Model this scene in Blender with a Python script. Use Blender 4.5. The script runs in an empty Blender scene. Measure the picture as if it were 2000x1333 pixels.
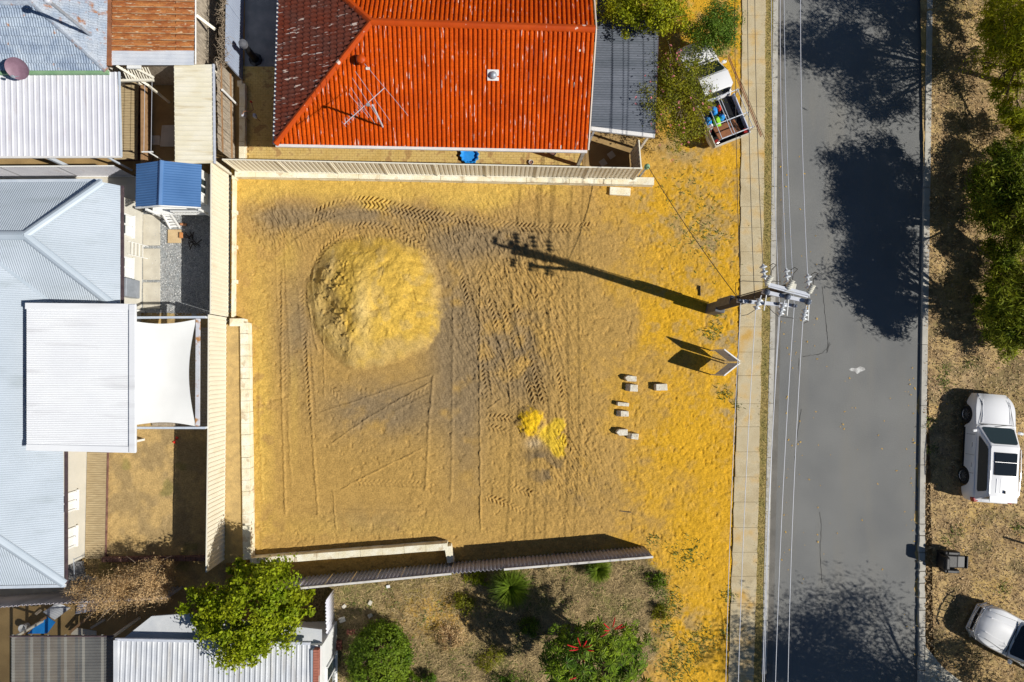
import bpy, bmesh, math, random
import numpy as np
from mathutils import Vector, Matrix, Quaternion

random.seed(7)
RNG = np.random.default_rng(7)
scene = bpy.context.scene
COL = scene.collection
R = math.radians

# ------------------------------------------------------------------ camera
H = 30.8                      # metres above the ground
F, CX, CY = 1333.0, 1000.0, 666.5
NAD = (965.0, 712.0)          # where straight-down falls in the 2000 x 1333 photograph
CAM = Vector((0, 0, H))
QC = Vector(((NAD[0]-CX)/F, -(NAD[1]-CY)/F, -1)).rotation_difference(Vector((0, 0, -1)))
cd = bpy.data.cameras.new('camera'); cam = bpy.data.objects.new('camera', cd); COL.objects.link(cam)
cam.location = CAM; cam.rotation_mode = 'QUATERNION'; cam.rotation_quaternion = QC
cd.sensor_width = 36; cd.lens = 36*F/2000; cd.clip_end = 2000
scene.camera = cam

# ------------------------------------------------------------------ light
SUN_EL, SUN_AZ = 42.0, -17.3          # azimuth from +x, counter-clockwise
to_sun = Vector((math.cos(R(SUN_EL))*math.cos(R(SUN_AZ)), math.cos(R(SUN_EL))*math.sin(R(SUN_AZ)), math.sin(R(SUN_EL))))
world = bpy.data.worlds.new('World'); scene.world = world; world.use_nodes = True
wn = world.node_tree; bgn = wn.nodes['Background']
sky = wn.nodes.new('ShaderNodeTexSky'); sky.sky_type = 'NISHITA'; sky.sun_disc = False
sky.sun_elevation = R(SUN_EL); sky.sun_rotation = R(90-SUN_AZ)
sky.air_density = 1.0; sky.dust_density = 0.0; sky.ozone_density = 4.0; sky.altitude = 1200
wn.links.new(sky.outputs[0], bgn.inputs[0]); bgn.inputs[1].default_value = 0.05
sl = bpy.data.lights.new('sun', 'SUN'); sl.energy = 5.0; sl.angle = R(0.5); sl.color = (1, 0.965, 0.89)
so = bpy.data.objects.new('sun', sl); COL.objects.link(so); so.location = to_sun*60
so.rotation_euler = (-to_sun).to_track_quat('-Z', 'Y').to_euler()
vs = scene.view_settings
vs.view_transform = 'Standard'; vs.look = 'None'; vs.gamma = 1; vs.use_curve_mapping = False; vs.exposure = 0.0

# ------------------------------------------------------------------ pixel helpers (a pixel is a direction; z or a plane gives the distance)
def ray(px, py):
    return QC @ Vector(((px-CX)/F, -(py-CY)/F, -1))
def W(px, py, z=0.0):
    r = ray(px, py); return CAM + r*((z-H)/r.z)
def plane(a, b, c):
    n = (b-a).cross(c-a).normalized()
    if n.z < 0: n = -n
    return (a, n)
def P(px, py, pl):
    r = ray(px, py); return CAM + r*((pl[0]-CAM).dot(pl[1])/r.dot(pl[1]))
_RT = np.array(QC.to_matrix()).T
def project(x, y, z):
    v = np.stack([x, y, z-H], -1) @ _RT.T
    return CX - F*v[..., 0]/v[..., 2], CY + F*v[..., 1]/v[..., 2]

# ------------------------------------------------------------------ materials
def s2l(c):
    return tuple(((v/255/12.92) if v/255 <= .04045 else ((v/255+.055)/1.055)**2.4) for v in c)
MATS = {}
def M(name, c1, c2=None, scale=3, rough=.75, bump=0, bscale=40, stretch=(1, 1, 1), metal=0, spec=.35, fine=.18, fscale=60,
      c3=None, c3scale=8, c3lo=.58, c3hi=.66, c3stretch=(1, 1, 1), island=0, trans=0, lo=.35, hi=.65, vcol=None, alpha=1):
    """procedural material: two colours mixed by noise, fine speckle, an optional third patchy colour, bump"""
    m = bpy.data.materials.new(name); m.use_nodes = True; t = m.node_tree; N = t.nodes; L = t.links
    b = N['Principled BSDF']; b.inputs['Roughness'].default_value = rough; b.inputs['Metallic'].default_value = metal
    b.inputs['Specular IOR Level'].default_value = spec
    geo = N.new('ShaderNodeNewGeometry')
    def noise(sc, st, det=6):
        mp = N.new('ShaderNodeMapping'); mp.inputs['Scale'].default_value = st; L.new(geo.outputs['Position'], mp.inputs[0])
        n = N.new('ShaderNodeTexNoise'); n.inputs['Scale'].default_value = sc; n.inputs['Detail'].default_value = det
        L.new(mp.outputs[0], n.inputs['Vector']); return n.outputs['Fac']
    def ramp(fac, a, bb, ca, cb):
        r = N.new('ShaderNodeValToRGB'); r.color_ramp.elements[0].position = a; r.color_ramp.elements[1].position = bb
        r.color_ramp.elements[0].color = (*ca, 1); r.color_ramp.elements[1].color = (*cb, 1); L.new(fac, r.inputs[0]); return r.outputs[0]
    def mix(fac, a, bb, mode='MIX'):
        x = N.new('ShaderNodeMix'); x.data_type = 'RGBA'; x.blend_type = mode
        if isinstance(fac, (int, float)): x.inputs[0].default_value = fac
        else: L.new(fac, x.inputs[0])
        L.new(a, x.inputs[6]); L.new(bb, x.inputs[7]); return x.outputs[2]
    if vcol:
        at = N.new('ShaderNodeAttribute'); at.attribute_name = vcol; col = at.outputs['Color']
    else:
        col = ramp(noise(scale, stretch), lo, hi, c1, c2 or c1)
    if c3:
        f3 = ramp(noise(c3scale, c3stretch, 8), c3lo, c3hi, (0, 0, 0), (1, 1, 1))
        rgb = N.new('ShaderNodeRGB'); rgb.outputs[0].default_value = (*c3, 1)
        col = mix(f3, col, rgb.outputs[0])
    if island:
        oi = geo.outputs['Random Per Island']
        col = mix(1.0, col, ramp(oi, 0, 1, (1-island,)*3, (1+island,)*3), 'MULTIPLY')
    if fine:
        col = mix(1.0, col, ramp(noise(fscale, stretch, 3), .3, .7, (1-fine,)*3, (1+fine,)*3), 'MULTIPLY')
    L.new(col, b.inputs['Base Color'])
    if bump:
        bp = N.new('ShaderNodeBump'); bp.inputs['Strength'].default_value = bump; bp.inputs['Distance'].default_value = .03
        L.new(noise(bscale, (1, 1, 1), 5), bp.inputs['Height']); L.new(bp.outputs[0], b.inputs['Normal'])
    if trans:
        out = N['Material Output']; tr = N.new('ShaderNodeBsdfTranslucent'); ms = N.new('ShaderNodeMixShader')
        ms.inputs[0].default_value = trans; L.new(col, tr.inputs[0]); L.new(b.outputs[0], ms.inputs[1]); L.new(tr.outputs[0], ms.inputs[2])
        L.new(ms.outputs[0], out.inputs[0])
    if alpha < 1:
        b.inputs['Alpha'].default_value = alpha
    MATS[name] = m
    return m

# ------------------------------------------------------------------ object helpers
def tag(o, label=None, cat=None, group=None, kind=None):
    if label: o['label'] = label
    if cat: o['category'] = cat
    if group: o['group'] = group
    if kind: o['kind'] = kind
    return o
def thing(name, label, cat, loc=(0, 0, 0), rz=0, group=None):
    o = bpy.data.objects.new(name, None); COL.objects.link(o); o.empty_display_size = .2
    o.location = loc; o.rotation_euler = (0, 0, rz)
    return tag(o, label, cat, group)
def wloc(o):
    v = Vector((0, 0, 0))
    while o: v = v + o.location; o = o.parent
    return v
def link_mesh(name, me, parent=None, loc=(0, 0, 0), rz=0):
    o = bpy.data.objects.new(name, me); COL.objects.link(o); o.parent = parent; o.location = loc; o.rotation_euler = (0, 0, rz); return o
def copy_tree(o, parent=None):
    c = o.copy(); COL.objects.link(c); c.parent = parent
    for ch in list(o.children): copy_tree(ch, c)
    return c

class MB:
    """collects shapes; build() links them as ONE mesh object"""
    def __init__(s): s.v = []; s.f = []; s.smooth = False
    def add(s, vs, fs):
        k = len(s.v); s.v += [tuple(v) for v in vs]; s.f += [tuple(i+k for i in f) for f in fs]; return s
    def box(s, c, size, rz=0, m=None):
        hx, hy, hz = size[0]/2, size[1]/2, size[2]/2
        vs = [Vector((x*hx, y*hy, z*hz)) for z in (-1, 1) for x, y in ((-1, -1), (1, -1), (1, 1), (-1, 1))]
        M3 = m or Matrix.Rotation(rz, 3, 'Z')
        return s.add([M3 @ v + Vector(c) for v in vs], [(3, 2, 1, 0), (4, 5, 6, 7), (0, 1, 5, 4), (1, 2, 6, 5), (2, 3, 7, 6), (3, 0, 4, 7)])
    def bar(s, a, b, w, h, up=(0, 0, 1)):
        a, b = Vector(a), Vector(b); d = (b-a); L = d.length; d = d/L
        side = d.cross(Vector(up))
        if side.length < 1e-4: side = d.cross(Vector((1, 0, 0)))
        side.normalize(); u = side.cross(d).normalized()
        m = Matrix((d, side, u)).transposed()
        return s.box((a+b)/2, (L, w, h), m=m)
    def tube(s, pts, r, n=8, caps=True):
        pts = [Vector(p) for p in pts]; k = len(pts)
        rs = r if isinstance(r, (list, tuple)) else [r]*k
        vs = []; fs = []
        ref = Vector((0, 0, 1))
        for i, p in enumerate(pts):
            d = (pts[min(i+1, k-1)]-pts[max(i-1, 0)]).normalized()
            a = d.cross(ref)
            if a.length < .05: a = d.cross(Vector((1, 0, 0)))
            a.normalize(); bb = d.cross(a)
            for j in range(n):
                t = 2*math.pi*j/n; vs.append(p + (a*math.cos(t)+bb*math.sin(t))*rs[i])
        for i in range(k-1):
            for j in range(n):
                fs.append((i*n+j, i*n+(j+1) % n, (i+1)*n+(j+1) % n, (i+1)*n+j))
        if caps: fs.append(tuple(range(n-1, -1, -1))); fs.append(tuple(range((k-1)*n, k*n)))
        return s.add(vs, fs)
    def lathe(s, prof, axis0, axisd=(0, 0, 1), n=16):
        """prof: (radius, height) list turned round an axis"""
        o = Vector(axis0); d = Vector(axisd).normalized(); a = d.orthogonal().normalized(); b = d.cross(a)
        vs = [o + d*h + (a*math.cos(2*math.pi*j/n)+b*math.sin(2*math.pi*j/n))*r for r, h in prof for j in range(n)]
        fs = [(i*n+j, i*n+(j+1) % n, (i+1)*n+(j+1) % n, (i+1)*n+j) for i in range(len(prof)-1) for j in range(n)]
        fs += [tuple(range(n-1, -1, -1)), tuple(range((len(prof)-1)*n, len(prof)*n))]
        return s.add(vs, fs)
    def prism(s, poly, z0, z1):
        n = len(poly); vs = [(p[0], p[1], z0) for p in poly]+[(p[0], p[1], z1) for p in poly]
        area = sum(poly[i][0]*poly[(i+1) % n][1]-poly[(i+1) % n][0]*poly[i][1] for i in range(n))
        if area < 0: vs = [(p[0], p[1], z0) for p in poly[::-1]]+[(p[0], p[1], z1) for p in poly[::-1]]
        return s.add(vs, [tuple(range(n-1, -1, -1)), tuple(range(n, 2*n))]+[(i, (i+1) % n, n+(i+1) % n, n+i) for i in range(n)])
    def build(s, name, mat, parent=None, local=False, smooth=None, bevel=0, kind=None, loc=None, thick=0):
        off = Vector((0, 0, 0)) if local else (wloc(parent) if parent else Vector((0, 0, 0)))
        if loc is not None: off = off + Vector(loc)
        me = bpy.data.meshes.new(name)
        me.from_pydata([(v[0]-off[0], v[1]-off[1], v[2]-off[2]) for v in s.v], [], s.f); me.update()
        if smooth if smooth is not None else s.smooth:
            me.polygons.foreach_set('use_smooth', [True]*len(me.polygons))
            try: me.set_sharp_from_angle(angle=R(40))
            except Exception: pass
        me.materials.append(MATS[mat] if isinstance(mat, str) else mat)
        o = link_mesh(name, me, parent, loc or (0, 0, 0))
        if bevel:
            bv = o.modifiers.new('bevel', 'BEVEL'); bv.width = bevel; bv.segments = 2; bv.limit_method = 'ANGLE'
        if thick:
            sd = o.modifiers.new('solid', 'SOLIDIFY'); sd.thickness = thick; sd.offset = -1
        if kind: o['kind'] = kind
        return o

def sheet(name, pxpts, z, mat, label=None, cat=None, kind='structure', thick=.0, parent=None):
    """flat ground sheet (a slab with real thickness when thick is given)"""
    pts = [W(x, y, z) for x, y in pxpts]
    m = MB()
    if thick: m.prism([(p.x, p.y) for p in pts], z-thick, z)
    else:
        m.add(pts, [tuple(range(len(pts)))])
        a = sum(pts[i].x*pts[(i+1) % len(pts)].y-pts[(i+1) % len(pts)].x*pts[i].y for i in range(len(pts)))
        if a < 0: m.f = [m.f[0][::-1]]
    o = m.build(name, mat, parent)
    return tag(o, label, cat, kind=kind)

def corr(poly, n, rib, pitch, amp, prof='sin', per=6):
    """corrugated sheet clipped to a convex planar polygon -> MB"""
    n = Vector(n).normalized(); rib = Vector(rib); rib = (rib-n*rib.dot(n)).normalized(); c = n.cross(rib)
    o = poly[0]
    cs = [(p-o).dot(c) for p in poly]; rs = [(p-o).dot(rib) for p in poly]
    c0, c1, r0, r1 = min(cs), max(cs), min(rs)-.01, max(rs)+.01
    if prof == 'sin':
        nc = int((c1-c0)/pitch*per)+2; st = pitch/per
        cols = [(c0+i*st, amp*math.sin(2*math.pi*i/per)) for i in range(nc)]
    else:   # 'trap': flat pans with narrow raised ribs
        cols = []; x = c0
        while x < c1+pitch:
            for f, h in ((0, 0), (.62, 0), (.70, 1), (.88, 1), (.96, 0)): cols.append((x+f*pitch, h*amp))
            x += pitch
    bm = bmesh.new(); prev = None
    for x, h in cols:
        a = bm.verts.new(o + c*x + rib*r0 + n*h); b = bm.verts.new(o + c*x + rib*r1 + n*h)
        if prev: bm.faces.new((prev[0], prev[1], b, a))
        prev = (a, b)
    bm.normal_update()
    cen = sum(poly, Vector())/len(poly)
    for i in range(len(poly)):
        a, b = poly[i], poly[(i+1) % len(poly)]
        if (b-a).length < 1e-5: continue
        pn = (b-a).cross(n).normalized()
        if (cen-a).dot(pn) > 0: pn = -pn
        bmesh.ops.bisect_plane(bm, geom=bm.verts[:]+bm.edges[:]+bm.faces[:], plane_co=a, plane_no=pn, clear_outer=True)
    bmesh.ops.recalc_face_normals(bm, faces=bm.faces[:])
    if bm.faces and sum((f.normal.dot(n) for f in bm.faces)) < 0: bmesh.ops.reverse_faces(bm, faces=bm.faces[:])
    bm.verts.index_update()
    m = MB(); m.add([v.co.copy() for v in bm.verts], [[v.index for v in f.verts] for f in bm.faces]); bm.free()
    m.smooth = prof == 'sin'
    return m

# smooth value noise in numpy
def vnoise(x, y, seed=0):
    rng = np.random.default_rng(seed); T = rng.random((256, 256))
    xi = np.floor(x).astype(int); yi = np.floor(y).astype(int); fx = x-xi; fy = y-yi
    fx = fx*fx*(3-2*fx); fy = fy*fy*(3-2*fy)
    g = lambda i, j: T[i & 255, j & 255]
    return (g(xi, yi)*(1-fx)+g(xi+1, yi)*fx)*(1-fy)+(g(xi, yi+1)*(1-fx)+g(xi+1, yi+1)*fx)*fy
def fbm(x, y, sc, oct=4, seed=0, gain=.5):
    s = np.zeros_like(x); a = 1; tot = 0
    for k in range(oct):
        s += a*vnoise(x*sc+17.3*k, y*sc-9.1*k, seed+k); tot += a; a *= gain; sc *= 2.03
    return s/tot
def sstep(a, b, x):
    t = np.clip((x-a)/(b-a), 0, 1); return t*t*(3-2*t)
# ------------------------------------------------------------------ the materials of the place
M('sand', (1, 1, 1), vcol='Col', rough=.95, spec=.1, fine=.22, fscale=16, bump=.6, bscale=17)
M('ground_soil', (.30, .20, .09), (.40, .27, .12), 1.2, rough=.95, spec=.1, bump=.4, bscale=30)
M('asphalt', (.172, .174, .172), (.212, .212, .205), .35, rough=.9, spec=.25, fine=.32, fscale=40, bump=.5, bscale=90, c3=(.215, .208, .190), c3scale=.8, c3stretch=(1, .16, 1), c3lo=.50, c3hi=.75)
M('asphalt_edge', (.14, .132, .118), (.19, .178, .16), 1.5, rough=.9, fine=.35, fscale=50, bump=.5, bscale=90)
M('crack', (.05, .048, .045), rough=1)
M('road_paint', (.62, .62, .60), (.35, .34, .33), 6, rough=.8, lo=.4, hi=.6)
M('footpath_concrete', (.47, .38, .23), (.58, .50, .34), 1.1, rough=.9, fine=.2, fscale=38, bump=.25, bscale=60, c3=(.54, .33, .09), c3scale=1.1, c3lo=.50, c3hi=.72)
M('kerb_concrete', (.40, .38, .34), (.52, .49, .43), 2.5, rough=.9, fine=.2, bump=.25, bscale=50)
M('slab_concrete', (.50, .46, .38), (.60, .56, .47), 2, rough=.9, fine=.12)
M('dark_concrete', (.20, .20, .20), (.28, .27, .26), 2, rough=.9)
M('limestone', (.74, .66, .46), (.84, .80, .66), 2.2, rough=.92, fine=.14, fscale=30, bump=.3, bscale=30, c3=(.62, .52, .36), c3scale=2.4, c3lo=.57, c3hi=.64)
M('limestone_pale', (.78, .74, .64), (.62, .55, .42), 5, rough=.92, fine=.2, fscale=30, bump=.5, bscale=22, c3=(.40, .36, .30), c3scale=9, c3lo=.60, c3hi=.66)
M('wall_render', (.60, .575, .50), (.65, .62, .545), 1.5, rough=.85, fine=.05)
M('cream_steel', (.76, .70, .56), (.80, .745, .61), 1, rough=.5, fine=.05, spec=.4, c3=(.66, .58, .42), c3scale=1.2, c3stretch=(1, 1, .3), c3lo=.6, c3hi=.8)
M('cream_trim', (.80, .75, .62), rough=.5, fine=.04)
M('patio_cream', (.78, .72, .55), (.83, .78, .64), 1.5, rough=.55, fine=.07, c3=(.60, .50, .32), c3scale=1.6, c3stretch=(.3, 3, 1), c3lo=.58, c3hi=.75)
M('roof_blue_grey', (.42, .475, .535), (.47, .525, .59), .6, rough=.5, spec=.3, fine=.07, c3=(.36, .41, .45), c3scale=1.1, c3stretch=(.35, 1.6, 1), c3lo=.55, c3hi=.8)
M('roof_cap_grey', (.40, .465, .53), (.45, .51, .58), .8, rough=.45, fine=.04)
M('white_sheet', (.74, .75, .78), (.79, .80, .82), .7, rough=.45, fine=.05, c3=(.62, .62, .64), c3scale=1.4, c3stretch=(.25, 2.2, 1), c3lo=.55, c3hi=.8)
M('white_paint', (.80, .80, .78), (.85, .85, .83), 2, rough=.5, fine=.04)
M('sail_cloth', (.84, .84, .82), (.88, .88, .86), 1.3, rough=.9, fine=.04, fscale=120, trans=.12)
M('old_white_sheet', (.64, .64, .70), (.72, .72, .77), 1.2, rough=.5, fine=.08, c3=(.60, .56, .58), c3scale=1.4, c3stretch=(3, .5, 1), c3lo=.58, c3hi=.75)
M('old_tile_metal', (.21, .27, .37), (.38, .45, .54), 1.6, rough=.55, fine=.2, fscale=18, c3=(.36, .17, .09), c3scale=3.2, c3lo=.64, c3hi=.72)
M('old_tile_bare', (.33, .39, .48), (.46, .50, .56), 2.2, rough=.55, fine=.2, fscale=18, c3=(.38, .17, .08), c3scale=2.6, c3lo=.57, c3hi=.68)
M('rust_sheet', (.33, .10, .03), (.50, .20, .06), 2.0, rough=.8, fine=.3, fscale=14, stretch=(1, 3, 1), c3=(.66, .52, .34), c3scale=5, c3stretch=(.7, 2.2, 1), c3lo=.60, c3hi=.68, bump=.1)
M('rust_plain', (.25, .10, .05), (.36, .15, .07), 3, rough=.85, fine=.2)
M('zinc', (.55, .58, .64), (.66, .68, .72), 1.5, rough=.5, metal=.0, fine=.08)
M('green_paint', (.20, .36, .19), (.26, .42, .24), 2, rough=.6)
M('dish_maroon', (.22, .13, .17), (.28, .17, .22), 4, rough=.5, fine=.1)
M('steel_grey', (.33, .36, .40), (.42, .45, .50), 3, rough=.5, metal=.3)
M('steel_pale', (.50, .56, .64), (.58, .63, .70), 2, rough=.5)
M('steel_rusty', (.62, .62, .66), (.55, .55, .58), 2, rough=.6, c3=(.45, .22, .08), c3scale=3, c3lo=.52, c3hi=.6)
M('fence_blue_grey', (.36, .41, .52), (.40, .46, .57), 1, rough=.5, fine=.05)
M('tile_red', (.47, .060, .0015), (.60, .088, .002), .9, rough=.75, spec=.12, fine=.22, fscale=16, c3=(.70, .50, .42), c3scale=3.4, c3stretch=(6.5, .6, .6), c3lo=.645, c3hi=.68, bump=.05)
M('tile_red_shaded', (.22, .050, .026), (.17, .060, .042), 1.4, rough=.7, spec=.15, fine=.25, fscale=16, c3=(.78, .64, .56), c3scale=2.6, c3stretch=(.6, 5.5, .6), c3lo=.63, c3hi=.66, bump=.05)  # darker copy for the west hip: its grazing-sun shade painted into the colour
M('ridge_red', (.46, .055, .002), (.54, .070, .002), 2, rough=.5, spec=.3, fine=.08, c3=(.8, .6, .5), c3scale=3, c3lo=.66, c3hi=.69)
M('mortar_pale', (.74, .64, .56), rough=.9)
M('charcoal_sheet', (.10, .115, .14), (.15, .165, .20), 1.2, rough=.6, spec=.3, fine=.15, fscale=20, stretch=(.4, 2, 1))
M('gutter_white', (.72, .70, .68), (.78, .76, .74), 2, rough=.5)
M('gutter_dark', (.06, .04, .05), (.10, .07, .07), 4, rough=.7)
M('paver', (.56, .38, .12), (.66, .48, .18), 2.2, rough=.9, fine=.14, fscale=25, bump=.2, c3=(.44, .27, .10), c3scale=2.2, c3lo=.55, c3hi=.62)
M('blue_sheet', (.055, .145, .33), (.075, .18, .39), .8, rough=.5, spec=.4, fine=.05)
M('gravel_base', (.30, .32, .33), (.42, .42, .42), 3, rough=.95, fine=.5, fscale=30, bump=1, bscale=45)
M('gravel', (.28, .31, .34), (.62, .60, .56), 30, rough=.95, island=.5)
M('timber_deck', (.36, .27, .15), (.46, .36, .21), 3, rough=.85, fine=.2, stretch=(1, 6, 1))
M('timber_grey', (.30, .25, .19), (.46, .39, .30), 5, rough=.9, fine=.35, fscale=14, stretch=(3, 3, .4))
M('timber_brown', (.28, .16, .08), (.37, .22, .11), 5, rough=.85, fine=.25)
M('timber_pole', (.055, .050, .050), (.085, .070, .062), 5, rough=.9, fine=.3, stretch=(1, 1, .2))
M('board_ply', (.56, .40, .22), (.62, .46, .26), 3, rough=.85)
M('brick_orange', (.55, .22, .07), (.62, .27, .10), 6, rough=.9)
M('brick_dark', (.14, .07, .055), (.24, .13, .10), 4, rough=.95, fine=.3)
M('brick_red', (.35, .12, .08), (.42, .16, .11), 5, rough=.9)
M('mortar', (.5, .45, .40), rough=.95)
M('asbestos', (.36, .34, .36), (.44, .42, .45), .9, rough=.9, fine=.1, c3=(.50, .48, .54), c3scale=.5, c3lo=.5, c3hi=.62)
M('asbestos_cap', (.70, .68, .64), (.55, .52, .48), 3, rough=.9, fine=.15)
M('flat_roof_grey', (.50, .52, .55), (.60, .61, .62), 1.5, rough=.8, fine=.08)
M('trim_deck_grey', (.55, .57, .61), (.66, .67, .69), 1.2, rough=.5, fine=.12, c3=(.46, .45, .44), c3scale=1.5, c3stretch=(2.5, .4, 1), c3lo=.54, c3hi=.75)
M('poly_sheet', (.17, .17, .17), (.23, .23, .22), 1.5, rough=.5, alpha=.62, fine=.1)
M('black_plastic', (.012, .012, .014), rough=.4)
M('leather_black', (.014, .013, .015), (.022, .020, .022), 6, rough=.5, spec=.35, bump=.15, bscale=30)
M('car_white', (.80, .80, .82), rough=.18, spec=.6, fine=0)
M('car_glass', (.010, .014, .018), rough=.06, spec=.7, fine=0)
M('car_glass_tint', (.030, .045, .045), rough=.08, spec=.7, fine=0)
M('seat_grey', (.16, .17, .17), rough=.8)
M('tyre', (.022, .022, .022), rough=.85)
M('alloy', (.42, .42, .44), rough=.3, metal=.8, fine=0)
M('chrome', (.62, .62, .64), rough=.2, metal=.9, fine=0)
M('lamp_clear', (.45, .47, .50), rough=.1, spec=.7, fine=0)
M('lamp_red', (.30, .02, .02), rough=.2, fine=0)
M('plastic_blue', (.02, .25, .70), (.03, .30, .78), 4, rough=.5)
M('plastic_red', (.75, .04, .015), rough=.5)
M('plastic_green', (.30, .70, .03), rough=.5)
M('plastic_white', (.75, .75, .74), rough=.5)
M('plastic_orange', (.75, .30, .02), rough=.5)
M('terracotta', (.45, .20, .10), (.52, .25, .13), 8, rough=.85)
M('copper', (.40, .20, .11), rough=.5, metal=.3)
M('porcelain', (.60, .63, .66), (.66, .68, .70), 8, rough=.25, spec=.6, fine=.03)
M('porcelain_cream', (.62, .60, .52), rough=.35, fine=.05)
M('galv', (.50, .53, .60), (.60, .62, .68), 6, rough=.5, fine=.1)
M('galv_dark', (.08, .10, .14), (.12, .14, .19), 6, rough=.5)
M('pole_box', (.10, .105, .12), (.15, .15, .165), 5, rough=.6)
M('wire_bright', (.66, .68, .74), rough=.35, metal=.2, fine=0)
M('wire_dark', (.06, .055, .05), rough=.6, fine=0)
M('sign_back', (.52, .58, .74), (.58, .64, .80), 2, rough=.6)
M('grass_blade', (.42, .31, .11), (.24, .22, .06), 1.5, rough=.9, island=.4)
M('straw', (.50, .36, .17), (.62, .47, .24), 2, rough=.9, island=.5)
M('straw_grey', (.30, .22, .105), (.50, .37, .18), 2, rough=.9, island=.5)
M('litter', (.30, .19, .09), (.52, .38, .21), 4, rough=.9, island=.5)
M('leaf_yellow', (.72, .42, .03), rough=.8)
M('weed', (.12, .17, .03), (.20, .22, .05), 3, rough=.9, island=.4, trans=.2)
M('bark', (.16, .11, .07), (.25, .18, .12), 6, rough=.95, stretch=(1, 1, .25))
M('bark_pale', (.30, .23, .16), (.40, .32, .23), 6, rough=.95, stretch=(1, 1, .25))
def leafmat(name, a, b, island=.45, trans=.3):
    return M(name, a, b, .9, rough=.6, spec=.25, island=island, fine=0, trans=trans)
leafmat('leaf_lime', (.23, .32, .008), (.37, .40, .012), trans=.38)
leafmat('leaf_round', (.10, .19, .018), (.16, .24, .02))
leafmat('leaf_gold', (.26, .31, .010), (.44, .42, .012), island=.5, trans=.35)
leafmat('leaf_olive', (.15, .18, .014), (.30, .28, .014), island=.55)
leafmat('leaf_hedge', (.11, .19, .010), (.18, .25, .012))
leafmat('leaf_gum', (.13, .19, .012), (.30, .32, .02), island=.6, trans=.35)
leafmat('leaf_gum_pale', (.20, .22, .07), (.28, .28, .10))
leafmat('leaf_umbrella', (.07, .15, .010), (.20, .27, .012), island=.65)
leafmat('leaf_spike', (.13, .20, .015), (.20, .26, .02))
leafmat('leaf_dry', (.52, .34, .15), (.66, .46, .24), trans=.2)
leafmat('flower_red', (.60, .012, .02), (.70, .02, .03))
leafmat('flower_pink', (.75, .22, .25), (.80, .30, .32))
M('rust_pale', (.50, .34, .20), (.42, .22, .10), 3, rough=.8, fine=.25, c3=(.35, .13, .05), c3scale=4, c3lo=.5, c3hi=.6)
M('strip_soil', (.40, .29, .11), (.26, .21, .07), 2.5, rough=.95, fine=.3, bump=.4)
# ================================================================== THE SETTING: ground, road, paths
g = MB(); g.add([(-300, -300, -.25), (300, -300, -.25), (300, 300, -.25), (-300, 300, -.25)], [(0, 1, 2, 3)])
tag(g.build('ground', 'ground_soil'), kind='structure')

def mk_terrain(name, x0, x1, y0, y1, res, hfun, cfun, mat='sand', tilt=None):
    nx = int((x1-x0)/res)+1; ny = int((y1-y0)/res)+1
    X, Y = np.meshgrid(np.linspace(x0, x1, nx), np.linspace(y0, y1, ny))
    px, py = project(X, Y, np.zeros_like(X))
    Z = hfun(X, Y, px, py); C = cfun(X, Y, px, py)
    me = bpy.data.meshes.new(name)
    me.vertices.add(nx*ny); me.vertices.foreach_set('co', np.stack([X, Y, Z], -1).astype(np.float32).ravel())
    i = np.arange(nx*ny).reshape(ny, nx)
    q = np.stack([i[:-1, :-1], i[:-1, 1:], i[1:, 1:], i[1:, :-1]], -1).reshape(-1, 4).astype(np.int32)
    me.loops.add(q.size); me.loops.foreach_set('vertex_index', q.ravel())
    me.polygons.add(len(q)); me.polygons.foreach_set('loop_start', np.arange(0, q.size, 4, dtype=np.int32))
    me.polygons.foreach_set('loop_total', np.full(len(q), 4, dtype=np.int32))
    me.update(calc_edges=True); me.polygons.foreach_set('use_smooth', np.ones(len(q), dtype=bool))
    a = me.color_attributes.new('Col', 'FLOAT_COLOR', 'POINT')
    a.data.foreach_set('color', np.concatenate([C, np.ones(C.shape[:2]+(1,))], -1).astype(np.float32).ravel())
    me.materials.append(MATS[mat])
    return tag(link_mesh(name, me), kind='structure')

def path_coords(X, Y, pts, reach):
    """arc length s and signed offset d from a polyline (nan where far away)"""
    best = np.full(X.shape, 1e9); S = np.zeros(X.shape); D = np.zeros(X.shape); s0 = 0
    for a, b in zip(pts[:-1], pts[1:]):
        dx, dy = b[0]-a[0], b[1]-a[1]; L = math.hypot(dx, dy); ux, uy = dx/L, dy/L
        t = np.clip((X-a[0])*ux+(Y-a[1])*uy, 0, L)
        ex = X-a[0]-t*ux; ey = Y-a[1]-t*uy; dist = np.hypot(ex, ey); m = dist < best
        best = np.where(m, dist, best); S = np.where(m, s0+t, S); D = np.where(m, np.sign(ux*ey-uy*ex)*dist, D); s0 += L
    return S, D, best, s0
def smooth_path(p, n=6):
    p = [Vector((a[0], a[1], 0)) for a in p]; out = []
    q = [p[0]]+p+[p[-1]]
    for i in range(1, len(q)-2):
        for k in range(n):
            t = k/n
            a, b, c, d = q[i-1], q[i], q[i+1], q[i+2]
            v = .5*((2*b)+(c-a)*t+(2*a-5*b+4*c-d)*t*t+(3*b-a-3*c+d)*t*t*t); out.append((v.x, v.y))
    out.append((p[-1].x, p[-1].y)); return out

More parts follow.
